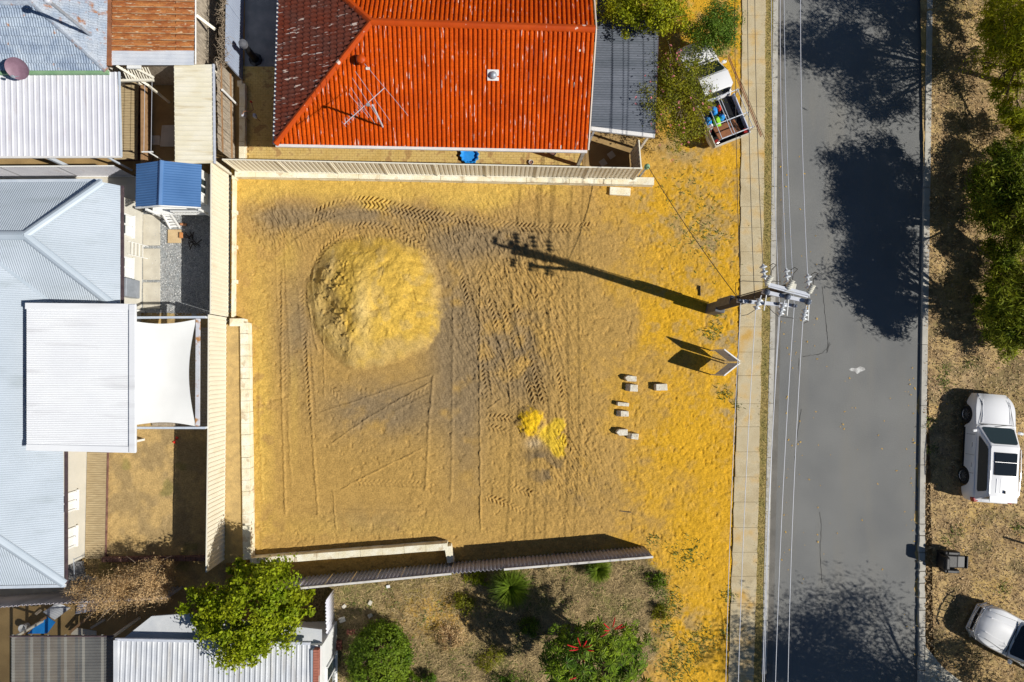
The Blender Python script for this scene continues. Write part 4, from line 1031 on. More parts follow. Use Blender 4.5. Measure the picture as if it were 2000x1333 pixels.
# blue-roofed cubby house
cb = thing('cubby_house', 'raised white cubby house with blue corrugated gable roof and ladder', 'playhouse', W(330, 365, 0))
r0, r1 = W(315, 314, 2.78), W(312, 401, 2.78)
for pts, nx in (([(266, 321), (265, 405)], -1), ([(394, 322), (392, 405)], 1)):
    e0, e1 = W(*pts[0], 2.3), W(*pts[1], 2.3); pl = plane(r0, r1, e0)
    corr([r0, r1, e1, e0], pl[1], (1, 0, 0), .105, .012).build('roof_sheet', 'blue_sheet', cb)
capline(cb, r0, r1, .22, 'blue_sheet', 'ridge_cap', 1, .02)
g0, g1 = W(270, 345, 2.3).x+.12, W(389, 345, 2.3).x-.12; yb_, yf = W(330, 322, 2.3).y-.05, W(330, 404, 2.3).y+.35; yp = yf-.42
m = MB(); m.prism([(g0, yb_), (g1, yb_), (g1, yf), (g0, yf)], 1.12, 2.3); m.build('wall', 'white_paint', cb)
m = MB(); gx = (g0+g1)/2; m.add([(g0, yf-.002, 2.3), (g1, yf-.002, 2.3), (gx, yf-.002, 2.72), (g0, yf-.06, 2.3), (g1, yf-.06, 2.3), (gx, yf-.06, 2.72)], [(0, 1, 2), (5, 4, 3), (0, 3, 4, 1), (1, 4, 5, 2), (2, 5, 3, 0)]); m.build('gable', 'white_paint', cb)
m = MB(); m.prism([(g0-.1, yb_), (g1+.1, yb_), (g1+.1, yp), (g0-.1, yp)], 1.02, 1.10); m.build('platform', 'white_paint', cb)
for x in (g0+.03, g1-.03):
    for y in (yp+.04, yb_-.06): m = MB(); m.box((x, y, .55 if y > yf else .95), (.09, .09, 1.1 if y > yf else 1.9)); m.build('post', 'white_paint', cb)
for sg, xe in ((1, W(265, 405, 2.3)), (-1, W(392, 405, 2.3))):
    m = MB(); m.bar(r1+Vector((0, -.03, -.04)), xe+Vector((0, -.03, -.04)), .04, .12); m.build('barge_board', 'white_paint', cb)
m = MB(); m.bar((g0+.9, yp+.03, 1.62), (g1, yp+.03, 1.62), .05, .06); m.bar((g0+.9, yp+.03, 1.2), (g1, yp+.03, 1.2), .05, .05); m.build('rail', 'white_paint', cb)
for k in range(12):
    x = g0+.92+k*(g1-g0-.95)/11; m = MB(); m.box((x, yp+.03, 1.4), (.06, .03, .44)); m.build('baluster', 'white_paint', cb)
t0, t1, b0, b1 = W(317, 417, 1.1), W(332, 417, 1.1), W(333, 447, .0), W(351, 445, .0)
for a_, b_ in ((t0, b0), (t1, b1)): m = MB(); m.bar(a_, b_, .05, .09); m.build('ladder_rail', 'white_paint', cb)
for k in range(5):
    t = (k+.7)/5.4; m = MB(); m.bar(t0.lerp(b0, t), t1.lerp(b1, t), .09, .03); m.build('rung', 'white_paint', cb)
wn_ = window(cb, g1, (yb_+yf)/2-.35, (yb_+yf)/2+.3, 1.4, 2.05, 0, False)
# white fence behind the pale house
steel_fence('steel_fence', 'white ribbed steel fence behind the blue-grey roof and cubby house', [XY(-60, 347), XY(262, 345)], 0, 1.62, mat='old_white_sheet', trim='white_paint', pitch=.11, amp=.03, posts=False)
sheet('concrete_path', [(-40, 344), (280, 344), (280, 420), (-40, 420)], .0, 'slab_concrete', thick=.2)
bw = [XY(200, 1093, .2), XY(404, 1091, .2)]
blockwall('brick_edging', 'dark brick edging wall at the end of dry lawn', bw, 0, .28, .2, .23, 'brick_dark', 2)
st = thing('steps', 'shaded concrete steps with handrail beside the cream house', 'steps', W(160, 1100, 0))
for k in range(3):
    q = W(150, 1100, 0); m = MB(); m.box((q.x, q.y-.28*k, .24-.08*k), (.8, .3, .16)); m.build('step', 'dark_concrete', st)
m = MB(); q = W(168, 1080, 0); m.tube([(q.x, q.y, .9), (q.x-.02, q.y-.9, .75)], .02, 6); m.tube([(q.x, q.y-.05, 0), (q.x, q.y-.05, .9)], .02, 6); m.tube([(q.x, q.y-.85, 0), (q.x, q.y-.85, .75)], .02, 6); m.build('handrail', 'steel_grey', st)

# ------------------------------------------------------------------ old house, sheds and pergola in the upper left
hC = thing('old_house', 'old house with worn blue-grey pressed metal tile roof', 'house', W(110, 60, 0))
apx = W(63, 4, 3.75); SPc = plane(W(0, 138, 2.6), W(208, 138, 2.6), apx); EPc = plane(W(208, 138, 2.6), W(212, -100, 2.6), apx)
def courses(poly, n, up, mat, parent, cl=.335, pitch=.105, amp=.014):
    up = Vector(up); up = (up-n*up.dot(n)).normalized(); o = min(poly, key=lambda p: p.dot(up)); vmax = max((p-o).dot(up) for p in poly)
    for j in range(int(vmax/cl)+1):
        b_ = clip(clip(poly, o+up*(j*cl), -up), o+up*((j+1)*cl), up)
        if len(b_) < 3: continue
        b2 = [p+n*(.055*(1-((p-o).dot(up)-j*cl)/cl)) for p in b_]
        nn = (n+up*(.055/cl)).normalized()
        mbx = corr(b2, nn, up, pitch, amp); mbx.build('tile_course', mat, parent)
courses([P(x, y, SPc) for x, y in ((-90, 138), (208, 138), (63, 4), (-90, 4))], SPc[1], (0, 1, 0), 'old_tile_metal', hC)
courses([P(x, y, EPc) for x, y in ((208, 138), (63, 4), (66, -60), (211, -60))], EPc[1], (-1, 0, 0), 'old_tile_bare', hC)
capline(hC, P(63, 4, SPc), P(208, 138, SPc), .26, 'old_tile_bare', 'hip_cap', 9, .03); capline(hC, P(-90, 4, SPc), P(63, 4, SPc), .26, 'old_tile_bare', 'ridge_cap', 6, .03)
a, b = W(206, -60, 2.6), W(200, 138, 2.6); m = MB(); m.prism([(W(-160, 0, 2.6).x, a.y), (a.x-.3, a.y), (b.x-.3, b.y+.3), (W(-160, 0, 2.6).x, b.y+.3)], 0, 2.45); m.build('wall', 'wall_render', hC)
m = MB(); m.bar(W(213.5, -60, 2.58), W(213.5, 129, 2.58), .20, .10); m.build('gutter', 'rust_plain', hC)
m = MB(); m.bar(W(-60, 143, 2.52), W(212, 142, 2.52), .15, .16); m.build('fascia', 'green_paint', hC)
VP = plane(W(0, 146, 2.42), W(230, 141, 2.42), W(236, 306, 2.2))
corr([P(x, y, VP) for x, y in ((-60, 147), (229, 141), (236, 305), (-60, 306))], VP[1], (0, 1, 0), .235, .03, 'trap').build('verandah_roof', 'old_white_sheet', hC)
m = MB(); m.bar(P(-60, 308, VP), P(237, 307, VP), .08, .08); m.build('gutter', 'gutter_white', hC); m = MB(); m.bar(P(233, 141, VP), P(237, 307, VP), .06, .08); m.build('gutter', 'steel_pale', hC)
for px, w_ in ((86, .13), (203, .07)):
    q = P(px, 304, VP); m = MB(); m.box((q.x, q.y, 1.1), (w_, w_, 2.2)); m.build('post', 'steel_pale', hC)
q = P(178, 70, EPc); fl = thing('flue_pipe', 'tall grey flue pipe with cowl on the worn metal tile roof', 'flue', q)
m = MB(); m.tube([q-Vector((0, 0, .05)), q+Vector((0, 0, 2.7))], .065, 12); m.build('pipe', 'steel_grey', fl, smooth=True)
m = MB(); m.lathe([(.11, 2.62), (.14, 2.70), (.14, 2.80), (.03, 2.92)], q, (0, 0, 1), 14); m.build('cowl', 'galv', fl, smooth=True)
m = MB(); pr = EPc[1]; m.box(q+pr*.03, (.5, .5, .03), m=Matrix((Vector((0, 1, 0)).cross(pr), Vector((0, 1, 0)), pr)).transposed()); m.build('flashing', 'old_tile_bare', fl)
q = W(38, 141, 2.62); ds = thing('satellite_dish', 'maroon satellite dish above the white verandah roof', 'satellite dish', q)
nd = Vector((.15, -.55, .82)).normalized(); c = W(36, 133, 3.05)
m = MB(); m.lathe([(.005, .0), (.2, .03), (.36, .09), (.43, .14), (.435, .15), (.36, .105), (.2, .045), (.005, .015)], c, nd, 26); m.build('reflector', 'dish_maroon', ds, smooth=True)
m = MB(); m.tube([q, q+Vector((0, 0, .25)), c-nd*.02], .025, 8); m.build('mast', 'steel_grey', ds)
m = MB(); m.tube([c+Vector((.1, -.38, .1)), c+Vector((.12, -.55, .45))], .014, 6); m.box(c+Vector((.12, -.56, .47)), (.08, .08, .14)); m.build('feed_arm', 'steel_grey', ds)

hR = thing('shed', 'shed with a rusty brown ribbed roof and a zinc edge sheet', 'shed', W(300, 60, 0))
ZS = plane(W(219, 0, 2.62), W(380, 0, 2.55), W(219, 128, 2.55))
corr([P(x, y, ZS) for x, y in ((219, -60), (346, -60), (346, 101), (219, 101))], ZS[1], (1, 0, 0), .275, .032).build('roof_sheet', 'rust_sheet', hR)
c_ = corr([P(x, y, ZS)+Vector((0, 0, .012)) for x, y in ((344, -60), (381, -60), (381, 101), (344, 101))], ZS[1], (1, 0, 0), .275, .032); c_.build('roof_sheet', 'rust_sheet', hR)
yy = W(300, 101, 2.6).y+.205
while yy < W(300, -40, 2.6).y:
    m = MB(); a, b = W(220, 50, 2.6), W(380, 50, 2.6); m.bar((a.x, yy, 2.655), (b.x, yy, 2.625), .045, .012); m.build('rib', 'rust_pale', hR); yy += .275
corr([P(x, y, ZS)+Vector((0, 0, .02)) for x, y in ((219, 100), (380, 100), (380, 128), (219, 128))], ZS[1], (1, 0, 0), .17, .02, 'trap').build('edge_sheet', 'zinc', hR)
a, b = W(226, -60, 2.5), W(374, 120, 2.5); m = MB(); m.prism([(a.x, a.y), (b.x, a.y), (b.x, b.y), (a.x, b.y)], 0, 2.45); m.build('wall', 'timber_grey', hR)
m = MB(); m.tube([W(382, -60, 2.55), W(382, 126, 2.55)], .03, 8); m.build('gutter', 'white_paint', hR)
m = MB(); m.box(W(262, 131, 2.45), (.55, .16, .1)); m.build('lamp_box', 'white_paint', hR)
hp = thing('patio_cover', 'cream ribbed steel patio cover beside the weathered paling fence', 'roof', W(380, 225, 0))
CP = plane(W(340, 127, 2.4), W(416, 125, 2.4), W(418, 320, 2.35))
corr([P(x, y, CP) for x, y in ((340, 128), (416, 126), (418, 319), (342, 321))], CP[1], (1, 0, 0), .205, .03, 'trap').build('roof_sheet', 'patio_cream', hp)
m = MB(); m.bar(P(417.5, 126, CP), P(419.5, 320, CP), .07, .09); m.build('gutter', 'galv', hp)
for px, py in ((346, 135), (346, 312), (412, 132), (412, 312)):
    q = P(px, py, CP); m = MB(); m.box((q.x, q.y, q.z/2), (.08, .08, q.z-.04)); m.build('post', 'cream_trim', hp)
# slatted pergola corner
pg = thing('pergola', 'cream slatted pergola corner between shed and verandah', 'pergola', W(270, 150, 0))
for a_, b_ in (((228, 129, 2.4), (291, 168, 1.9)), ((236, 158, 2.1), (300, 157, 2.1)), ((262, 132, 2.3), (300, 152, 2.2))): m = MB(); m.bar(W(*a_), W(*b_), .09, .12); m.build('beam', 'cream_trim', pg)
for k in range(11): m = MB(); x = 246+k*5; m.bar(W(x-8, 132, 2.25), W(x+3, 156, 2.15), .035, .04); m.build('slat', 'cream_trim', pg)
q = W(288, 166, 1.95); m = MB(); m.box((q.x, q.y, .97), (.08, .08, 1.94)); m.build('post', 'cream_trim', pg)
q = W(232, 132, 2.35); m = MB(); m.box((q.x, q.y, 1.17), (.08, .08, 2.34)); m.build('post', 'cream_trim', pg)
# back yard floor, deck, clothes line
sheet('back_yard', [(200, 118), (478, 118), (478, 342), (-60, 342), (-60, 280), (200, 280)], -.02, 'ground_soil', thick=.1)
dk3 = thing('deck', 'brown shaded deck beside the white verandah roof', 'deck', W(254, 240, 0))
A, B = W(226, 160, .3), W(268, 312, .3); ny = int((A.y-B.y)/.12); mesh = None
for k in range(ny):
    y = B.y+(k+.5)*(A.y-B.y)/ny
    if mesh is None: m = MB(); m.box((0, 0, 0), (B.x-A.x, .108, .03)); o = m.build('board', 'timber_deck', dk3, local=True); mesh = o.data
    else: o = link_mesh('board', mesh, dk3)
    o.location = ((A.x+B.x)/2-dk3.location.x, y-dk3.location.y, .28)
m = MB(); m.box(((A.x+B.x)/2, (A.y+B.y)/2, .13), (B.x-A.x-.1, A.y-B.y-.05, .26)); m.build('base', 'brick_dark', dk3)
m = MB(); a, b = W(277, 166, .8), W(277, 318, .8); m.bar((a.x, a.y, .4), (b.x, b.y, .4), .12, .8); tag(m.build('low_wall', 'timber_brown', bevel=.01), 'low brown timber wall along the brown deck', 'wall')
for poly, lab in (([(280, 265), (312, 265), (312, 283), (280, 282)], 'pale paving slab partly in shade beside brown timber wall'), ([(316, 245), (345, 244), (345, 286), (312, 286)], 'grey paving slab in full shade under the cream patio cover')):
    m = MB(); m.prism([(W(x, y, .06).x, W(x, y, .06).y) for x, y in poly], -.02, .06); tag(m.build('paving_slab', 'slab_concrete', bevel=.008), lab, 'slab')
cl = thing('clothes_line', 'white T-shaped clothes line post with wires by the pergola', 'clothes line', W(318, 322, 0))
m = MB(); q = W(290, 297, 1.9); b_ = Vector((q.x+.02, q.y, 0)); m.tube([b_, q], .03, 8); m.build('post', 'white_paint', cl); m = MB(); m.tube([W(277, 297, 1.92), W(299, 297, 1.92)], .03, 8); m.build('crossbar', 'white_paint', cl)
for px in (281, 295): m = MB(); m.tube([W(px, 297, 1.93), W(px+2, 156, 1.93)], .008, 5); m.build('line', 'wire_bright', cl)
# weathered paling fence
pf = thing('paling_fence', 'weathered grey timber paling fence beside the cream patio cover', 'fence', W(458, 240, 0))
a, b = W(456, 150, 0), W(459, 318, 0); n = int((a-b).length/.115); mesh = None
for k in range(n):
    q = a.lerp(b, (k+.5)/n)
    if mesh is None: m = MB(); m.box((0, 0, .95), (.022, .105, 1.9)); o = m.build('paling', 'timber_grey', pf, local=True); mesh = o.data
    else: o = link_mesh('paling', mesh, pf)
    o.location = (q.x-pf.location.x, q.y-pf.location.y, random.uniform(-.05, .02)); o.rotation_euler = (random.uniform(-.02, .02), random.uniform(-.015, .015), 0)
for z_ in (.45, 1.5): m = MB(); m.bar((a.x+.04, a.y, z_), (b.x+.04, b.y, z_), .05, .08); m.build('rail', 'timber_brown', pf)
m = MB(); q = W(462, 206, 0); m.tube([(q.x+.05, q.y, .1), (q.x+.05, q.y, 1.75)], .05, 10); tag(m.build('vent_pipe', 'white_paint', smooth=True), 'white vent pipe standing against the weathered paling fence', 'pipe')
mt_ = thing('gas_meter', 'two small silver meter boxes on copper pipes by low wall', 'meter', W(488, 235, 0))
q = W(476, 226, .7); m = MB(); m.box((q.x, q.y, .7), (.12, .16, .26)); m.build('meter_box', 'galv', mt_, bevel=.02); q2 = W(498, 227, .7); m = MB(); m.box((q2.x, q2.y, .7), (.12, .16, .26)); m.build('meter_box', 'galv', mt_, bevel=.02)
m = MB(); m.tube([(q.x, q.y, 0), (q.x, q.y, .6)], .015, 6); m.tube([(q2.x, q2.y, 0), (q2.x, q2.y, .6)], .015, 6); m.tube([(q.x, q.y, .85), (q.x+.1, q.y+.1, .95), (q2.x-.1, q2.y+.1, .95), (q2.x, q2.y+.2, .9), (q2.x-.1, q2.y+.55, .9)], .02, 8); m.build('pipework', 'copper', mt_, smooth=True)
m = MB(); m.tube([(q2.x-.1, q2.y+.55, .84), (q2.x-.1, q2.y+.55, .98)], .04, 8); m.build('valve', 'plastic_red', mt_)
blockwall('limestone_wall', 'short cream limestone wall between the paling fence and brick paving', [XY(463, 163, .3), XY(473, 163, .3), XY(472, 322, .3)], 0, .3, .26, .5, courses=1)
steel_fence('steel_fence', 'shaded blue-grey steel fence between the rusty shed and red house', [XY(476, -60), XY(473, 156)], 0, 1.9, mat='fence_blue_grey', trim='fence_blue_grey', pitch=.12, amp=.02)
fb = thing('flue_pipe', 'squat black flue pipe with cap on the shaded concrete path', 'flue', W(500, 118, 0))
m = MB(); m.tube([(0, 0, 0), (0, 0, 1.5)], [.17, .13], 16); m.build('pipe', 'black_plastic', fb, local=True, smooth=True); m = MB(); m.lathe([(.17, 1.45), (.19, 1.55), (.17, 1.68), (.02, 1.74)], (0, 0, 0), (0, 0, 1), 16); m.build('cap', 'pole_box', fb, local=True, smooth=True); m = MB(); m.lathe([(.30, .03), (.30, .1), (.2, .14)], (0, 0, 0), (0, 0, 1), 8); m.build('base', 'black_plastic', fb, local=True)
bm_ = MB(); bm_.bar(W(383, 30, 2.3), W(420, 58, 1.6), .12, .06); tag(bm_.build('timber_beam', 'cream_trim'), 'cream timber beam bridging the dark gap beside rusty shed', 'beam')

# ------------------------------------------------------------------ houses and yard in the lower left
hE = thing('house', 'house with grey ribbed deck roof and brick parapet beside the lime tree', 'house', W(430, 1310, 0))
TP = plane(W(228, 1250, 2.75), W(605, 1258, 2.75), W(228, 1400, 2.85))
corr([P(x, y, TP) for x, y in ((230, 1250), (606, 1258), (606, 1460), (230, 1460))], TP[1], (0, 1, 0), .205, .035, 'trap').build('roof_sheet', 'trim_deck_grey', hE)
m = MB(); m.bar(W(226, 1249, 2.75), W(606, 1257, 2.75), .10, .10); m.build('gutter', 'galv', hE); m = MB(); m.bar(W(227, 1250, 2.78), W(227, 1460, 2.85), .16, .12); m.build('barge', 'trim_deck_grey', hE)
FR = [W(243, 1246, 2.35), W(296, 1204, 2.35), W(366, 1199, 2.35), W(628, 1230, 2.35), W(628, 1262, 2.35)]
m = MB(); m.prism([(q.x, q.y) for q in FR], 2.28, 2.36); m.build('flat_roof', 'flat_roof_grey', hE)
xe = W(658, 1290, 0).x; y0_ = W(658, 1244, 0).y; a = W(240, 1250, 2.6)
m = MB(); m.prism([(a.x, a.y-.3), (xe, a.y-.3), (xe, a.y-6), (a.x, a.y-6)], -.1, 2.6); m.build('wall', 'white_paint', hE)
q0, q1 = W(607, 1270, 2.82), W(607, 1460, 2.82); m = MB(); m.bar((q0.x+.05, q0.y, 2.7), (q1.x+.05, q1.y, 2.7), .10, .3); m.build('flashing', 'roof_cap_grey', hE)
n = 26; mesh = None
for k in range(n):
    y = q0.y-.03-k*.105
    if mesh is None: m = MB(); m.box((0, 0, 0), (.22, .095, .30)); o = m.build('brick', 'brick_red', hE, local=True, bevel=.006); mesh = o.data
    else: o = link_mesh('brick', mesh, hE)
    o.location = (q0.x+.22-hE.location.x, y-hE.location.y, 2.72)
m = MB(); m.bar((q0.x+.22, q0.y, 2.70), (q1.x+.22, q1.y, 2.70), .20, .30); m.build('mortar_bed', 'mortar', hE)
m = MB(); m.prism([(q0.x+.35, a.y-.3+.02), (xe+.002, a.y-.3+.02), (xe+.002, a.y-6), (q0.x+.35, a.y-6)], 2.5, 2.72); m.build('parapet', 'white_paint', hE)
window(hE, xe+.004, y0_-1.7, y0_-.5, .5, 2.0, 0)
steel_fence('corrugated_fence', 'white corrugated fence panels between the lime tree and rounded shrub', [XY(652, 1150), XY(654, 1246)], 0, 1.55, pw=.9, mat='old_white_sheet', trim='white_paint', prof='sin', pitch=.14, amp=.025, posts=False, rails=False, jit=.03)
steel_fence('corrugated_fence', 'shaded grey corrugated fence behind the dry brown bush', [XY(-40, 1168), XY(130, 1156), XY(360, 1146)], 0, 1.6, pw=1.05, mat='asbestos', prof='sin', pitch=.172, amp=.03, posts=False, rails=False, jit=.01)
ph = thing('lean_to', 'translucent grey corrugated lean-to roof with pale battens beneath', 'lean-to', W(120, 1300, 0))
LP_ = plane(W(22, 1243, 2.3), W(222, 1243, 2.3), W(22, 1400, 2.3))
corr([P(x, y, LP_) for x, y in ((22, 1243), (222, 1244), (222, 1450), (22, 1450))], LP_[1], (1, 0, 0), .12, .014).build('roof_sheet', 'poly_sheet', ph)
for px in (26, 62, 95, 128, 163, 200): m = MB(); m.bar(W(px, 1240, 2.24), W(px, 1450, 2.24), .07, .07); m.build('batten', 'cream_trim', ph)
m = MB(); m.bar(W(20, 1243, 2.28), W(222, 1243, 2.28), .05, .08); m.build('fascia', 'gutter_dark', ph)
for px, py in ((26, 1246), (218, 1246)):
    q = W(px, py, 2.2); m = MB(); m.box((q.x, q.y, 1.1), (.09, .09, 2.2)); m.build('post', 'cream_trim', ph)
bk = thing('bucket', 'white plastic bucket in the junk yard beside lean-to', 'bucket', W(54, 1222, 0))
m = MB(); m.lathe([(.12, 0), (.155, .33), (.165, .33), (.165, .36), (.145, .36), (.11, .02)], (0, 0, 0), (0, 0, 1), 18); m.build('body', 'plastic_white', bk, local=True, smooth=True); m = MB(); m.tube([(-.16, 0, .34), (-.1, -.1, .30), (.1, -.1, .30), (.16, 0, .34)], .006, 5); m.build('handle', 'galv', bk, local=True)
def tilt_sheet(poly, zs, mat, label, name, cat, ribs=None):
    pts = [W(x, y, z) for (x, y), z in zip(poly, zs)]
    if ribs: o = corr(pts[:3]+pts[3:], plane(pts[0], pts[1], pts[2])[1], ribs, .10, .012).build(name, mat, thick=.004)
    else: m = MB(); m.add(pts, [tuple(range(len(pts)))]); o = m.build(name, mat, thick=.03)
    return tag(o, label, cat)
tilt_sheet([(83, 1196), (107, 1211), (138, 1188), (112, 1178)], [.6, .5, .5, .6], 'flat_roof_grey', 'pale grey corrugated sheet thrown among yard junk', 'roofing_sheet', 'sheet', (1, -.6, 0))
tilt_sheet([(147, 1200), (190, 1193), (195, 1176), (152, 1180)], [.5, .5, .6, .6], 'old_white_sheet', 'bright white corrugated sheet under the dry brown bush', 'roofing_sheet', 'sheet', (1, .15, 0))
tilt_sheet([(54, 1238), (92, 1238), (108, 1216), (90, 1204), (70, 1222)], [.35, .35, .4, .4, .45], 'plastic_blue', 'crumpled blue tarpaulin in the junk yard', 'tarpaulin', 'tarpaulin')
tilt_sheet([(138, 1240), (188, 1242), (188, 1233), (146, 1226)], [.25]*4, 'slab_concrete', 'pale flat board leaning in the junk yard', 'flat_board', 'board')
for k, (a_, b_) in enumerate((((45, 1238), (90, 1206)), ((136, 1236), (185, 1195)), ((80, 1192), (70, 1200)), ((178, 1227), (205, 1210)))):
    m = MB(); m.bar(W(*a_, .3), W(*b_, .55), .1, .06); tag(m.build('timber_plank', 'timber_brown' if k < 2 else 'timber_grey'), ['long brown plank beside the white bucket', 'dark brown plank leaning over the pale flat board', 'short grey plank beside thrown corrugated sheet', 'grey plank under the dry brown bush edge'][k], 'plank')
sheet('junk_yard', [(-60, 1100), (640, 1100), (640, 1480), (-60, 1480)], -.03, 'ground_soil', thick=.1)
sheet('side_path', [(-60, 1120), (180, 1112), (210, 1160), (-60, 1178)], -.0, 'slab_concrete', thick=.1)
for px, py, s_, a_, mt2, lab in [(668, 1211, .28, 20, 'slab_concrete', 'pale blue-white paving scrap lying by white fence'), (723, 1203, .2, 30, 'slab_concrete', 'small white tile scrap in shrub shadow'), (723, 1178, .2, 60, 'slab_concrete', 'cream paving scrap at shadow edge'), (758, 1146, .16, 10, 'plastic_white', 'white rag scrap beside the corrugated fence'), (672, 1185, .18, 40, 'slab_concrete', 'grey tile scrap near white fence corner')]:
    m = MB(); q = W(px, py, .1); m.box((q.x, q.y, .09), (s_, s_*.8, .05), R(a_)); tag(m.build('paving_scrap', mt2, bevel=.01), lab, 'scrap')
bs = thing('brick_stack', 'small stack of red bricks beside the rounded shrub', 'bricks', W(664, 1258, 0))
for k in range(6):
    m = MB(); m.box((.0, (k % 3-1)*.13, .08+.09*(k//3)), (.23, .11, .08), R(rr(-6, 6))); m.build('brick', 'brick_red', bs, local=True, bevel=.005)
bs = thing('brick_stack', 'few loose red bricks on the ground near rounded shrub', 'bricks', W(686, 1234, 0))
for k in range(3):
    m = MB(); m.box((.13*(k-1), 0, .06), (.11, .23, .08), R(rr(-6, 6))); m.build('brick', 'brick_red', bs, local=True, bevel=.005)
# ================================================================== TREES, SHRUBS
def leaf_mesh(name, pos, out, size, aspect, mat, rng, parent, up=.35, rnd=.8, droop=0, kind=None):
    """many small leaf-shaped faces; pos world (n,3), out: outward directions"""
    n = len(pos)
    nor = out + rng.normal(0, rnd, (n, 3)); nor[:, 2] += up; nor /= np.linalg.norm(nor, axis=1)[:, None]
    t = rng.normal(0, 1, (n, 3)); t[:, 2] -= droop*1.5; t -= nor*np.sum(t*nor, 1)[:, None]; t /= np.linalg.norm(t, axis=1)[:, None]
    s = np.cross(nor, t); L = size*(.6+.8*rng.random(n))[:, None]
    v = np.stack([pos-t*L*.5, pos+s*L*aspect*.5+nor*L*.06, pos+t*L*.5, pos-s*L*aspect*.5+nor*L*.06], 1).reshape(-1, 3)
    off = wloc(parent) if parent else Vector(); v = v-np.array(off)
    me = bpy.data.meshes.new(name); me.vertices.add(n*4); me.vertices.foreach_set('co', v.astype(np.float32).ravel())
    me.loops.add(n*4); me.loops.foreach_set('vertex_index', np.arange(n*4, dtype=np.int32)); me.polygons.add(n)
    me.polygons.foreach_set('loop_start', np.arange(0, n*4, 4, dtype=np.int32)); me.polygons.foreach_set('loop_total', np.full(n, 4, dtype=np.int32))
    me.update(calc_edges=True); me.materials.append(MATS[mat] if isinstance(mat, str) else mat)
    return link_mesh(name, me, parent)
def clumps(c, rad, k, rng, lo=.45, bias=.5, lumpy=1):
    d = rng.normal(0, 1, (k, 3)); d /= np.linalg.norm(d, axis=1)[:, None]
    lump = .86+lumpy*(.30*np.sin(d[:, 0]*3.1+c[0])*np.sin(d[:, 1]*2.7+c[1])+.13*rng.normal(0, 1, k)) if lumpy else np.ones(k)
    r = (lo+(1-lo)*rng.random(k)**bias)*np.clip(lump, .5, 1.25)
    return np.array(c)+d*r[:, None]*np.array(rad)
def tree(name, label, cat, base, lobes, k, n, leaf, aspect, mat, seed, bark='bark', tr=.11, clump=.22, up=.35, rnd=.8, droop=0, group=None, lo=.45, limbs=9, lumpy=1):
    """lobes: list of (centre, radii). trunk from base, limbs into the crown, leaves in clumps"""
    rng = np.random.default_rng(seed); root = thing(name, label, cat, base, group=group); allc = []; P_ = []; O_ = []
    vol = [r[0]*r[1]*r[2] for c, r in lobes]; tot = sum(v**.67 for v in vol)
    for (c, r), v in zip(lobes, vol):
        kk = max(6, int(k*v**.67/tot)); cc = clumps(c, r, kk, rng, lo, .5, lumpy); allc += [(Vector(q), Vector(c)) for q in cc]
        m = max(1, int(n*v**.67/tot/kk)); cr = clump*(r[0]+r[1]+r[2])/3
        q = np.repeat(cc, m, 0)+rng.normal(0, 1, (kk*m, 3))*cr*np.array([1, 1, .7])*(.5+.8*np.repeat(rng.random(kk), m))[:, None]
        o = q-np.array(c); o /= (np.linalg.norm(o, axis=1)[:, None]+1e-6); P_.append(q); O_.append(o)
    P_ = np.concatenate(P_); P_[:, 2] = np.maximum(P_[:, 2], .05)
    leaf_mesh('crown', P_, np.concatenate(O_), leaf, aspect, mat, rng, root, up, rnd, droop)
    b = Vector(base); m = MB(); cen = sum((Vector(c) for c, r in lobes), Vector())/len(lobes)
    fork = b.lerp(Vector((cen.x, cen.y, cen.z)), .55)+Vector((rng.normal(0, .08), rng.normal(0, .08), 0))
    m.tube([b-Vector((0, 0, .05)), b.lerp(fork, .5)+Vector((rng.normal(0, .05), rng.normal(0, .05), 0)), fork], [tr, tr*.8, tr*.62], 9); m.build('trunk', bark, root, smooth=True)
    m = MB(); pick = rng.choice(len(allc), min(limbs, len(allc)), replace=False)
    for i in pick:
        q, c = allc[i]; mid = fork.lerp(q, .5)+Vector(rng.normal(0, .12, 3)); m.tube([fork, mid, q], [tr*.45, tr*.28, tr*.08], 6)
        for _ in range(2):
            q2 = q+Vector(rng.normal(0, .35, 3)); m.tube([mid, mid.lerp(q2, .5)+Vector(rng.normal(0, .06, 3)), q2], [tr*.2, tr*.12, tr*.04], 5)
    m.build('limbs', bark, root, smooth=True)
    return root
G = lambda px, py, z: tuple(W(px, py, z))             # where a crown is seen
def GP(px, py, z): q = W(px, py, 0); return (q.x, q.y, z)     # above a spot on the ground
def gb(c): return (c[0], c[1], 0)

# lime-green tree by the grey fence
c = G(492, 1195, 3.1)
tree('leafy_tree', 'bright lime green leafy tree beside the grey corrugated fence', 'tree', gb(c), [(c, (2.5, 1.9, 1.2)), (G(415, 1200, 2.7), (1.3, 1.3, .9)), (G(570, 1185, 2.9), (1.0, .9, .8)), (G(490, 1250, 2.7), (1.3, .8, .8)), (G(480, 1135, 2.8), (1.1, .8, .8))], 210, 36000, .135, .6, 'leaf_lime', 11, tr=.13, clump=.105)
# dry brown bush
c = G(235, 1150, 1.3)
bush = tree('dry_bush', 'sprawling dry brown twiggy bush over the shaded fence', 'bush', gb(c), [(G(200, 1155, 1.3), (1.5, .9, .7)), (G(270, 1145, 1.6), (1.3, 1.0, .8)), (G(310, 1130, 1.5), (.7, .8, .6))], 170, 22000, .085, .22, 'leaf_dry', 12, bark='bark_pale', tr=.06, clump=.17, limbs=70)
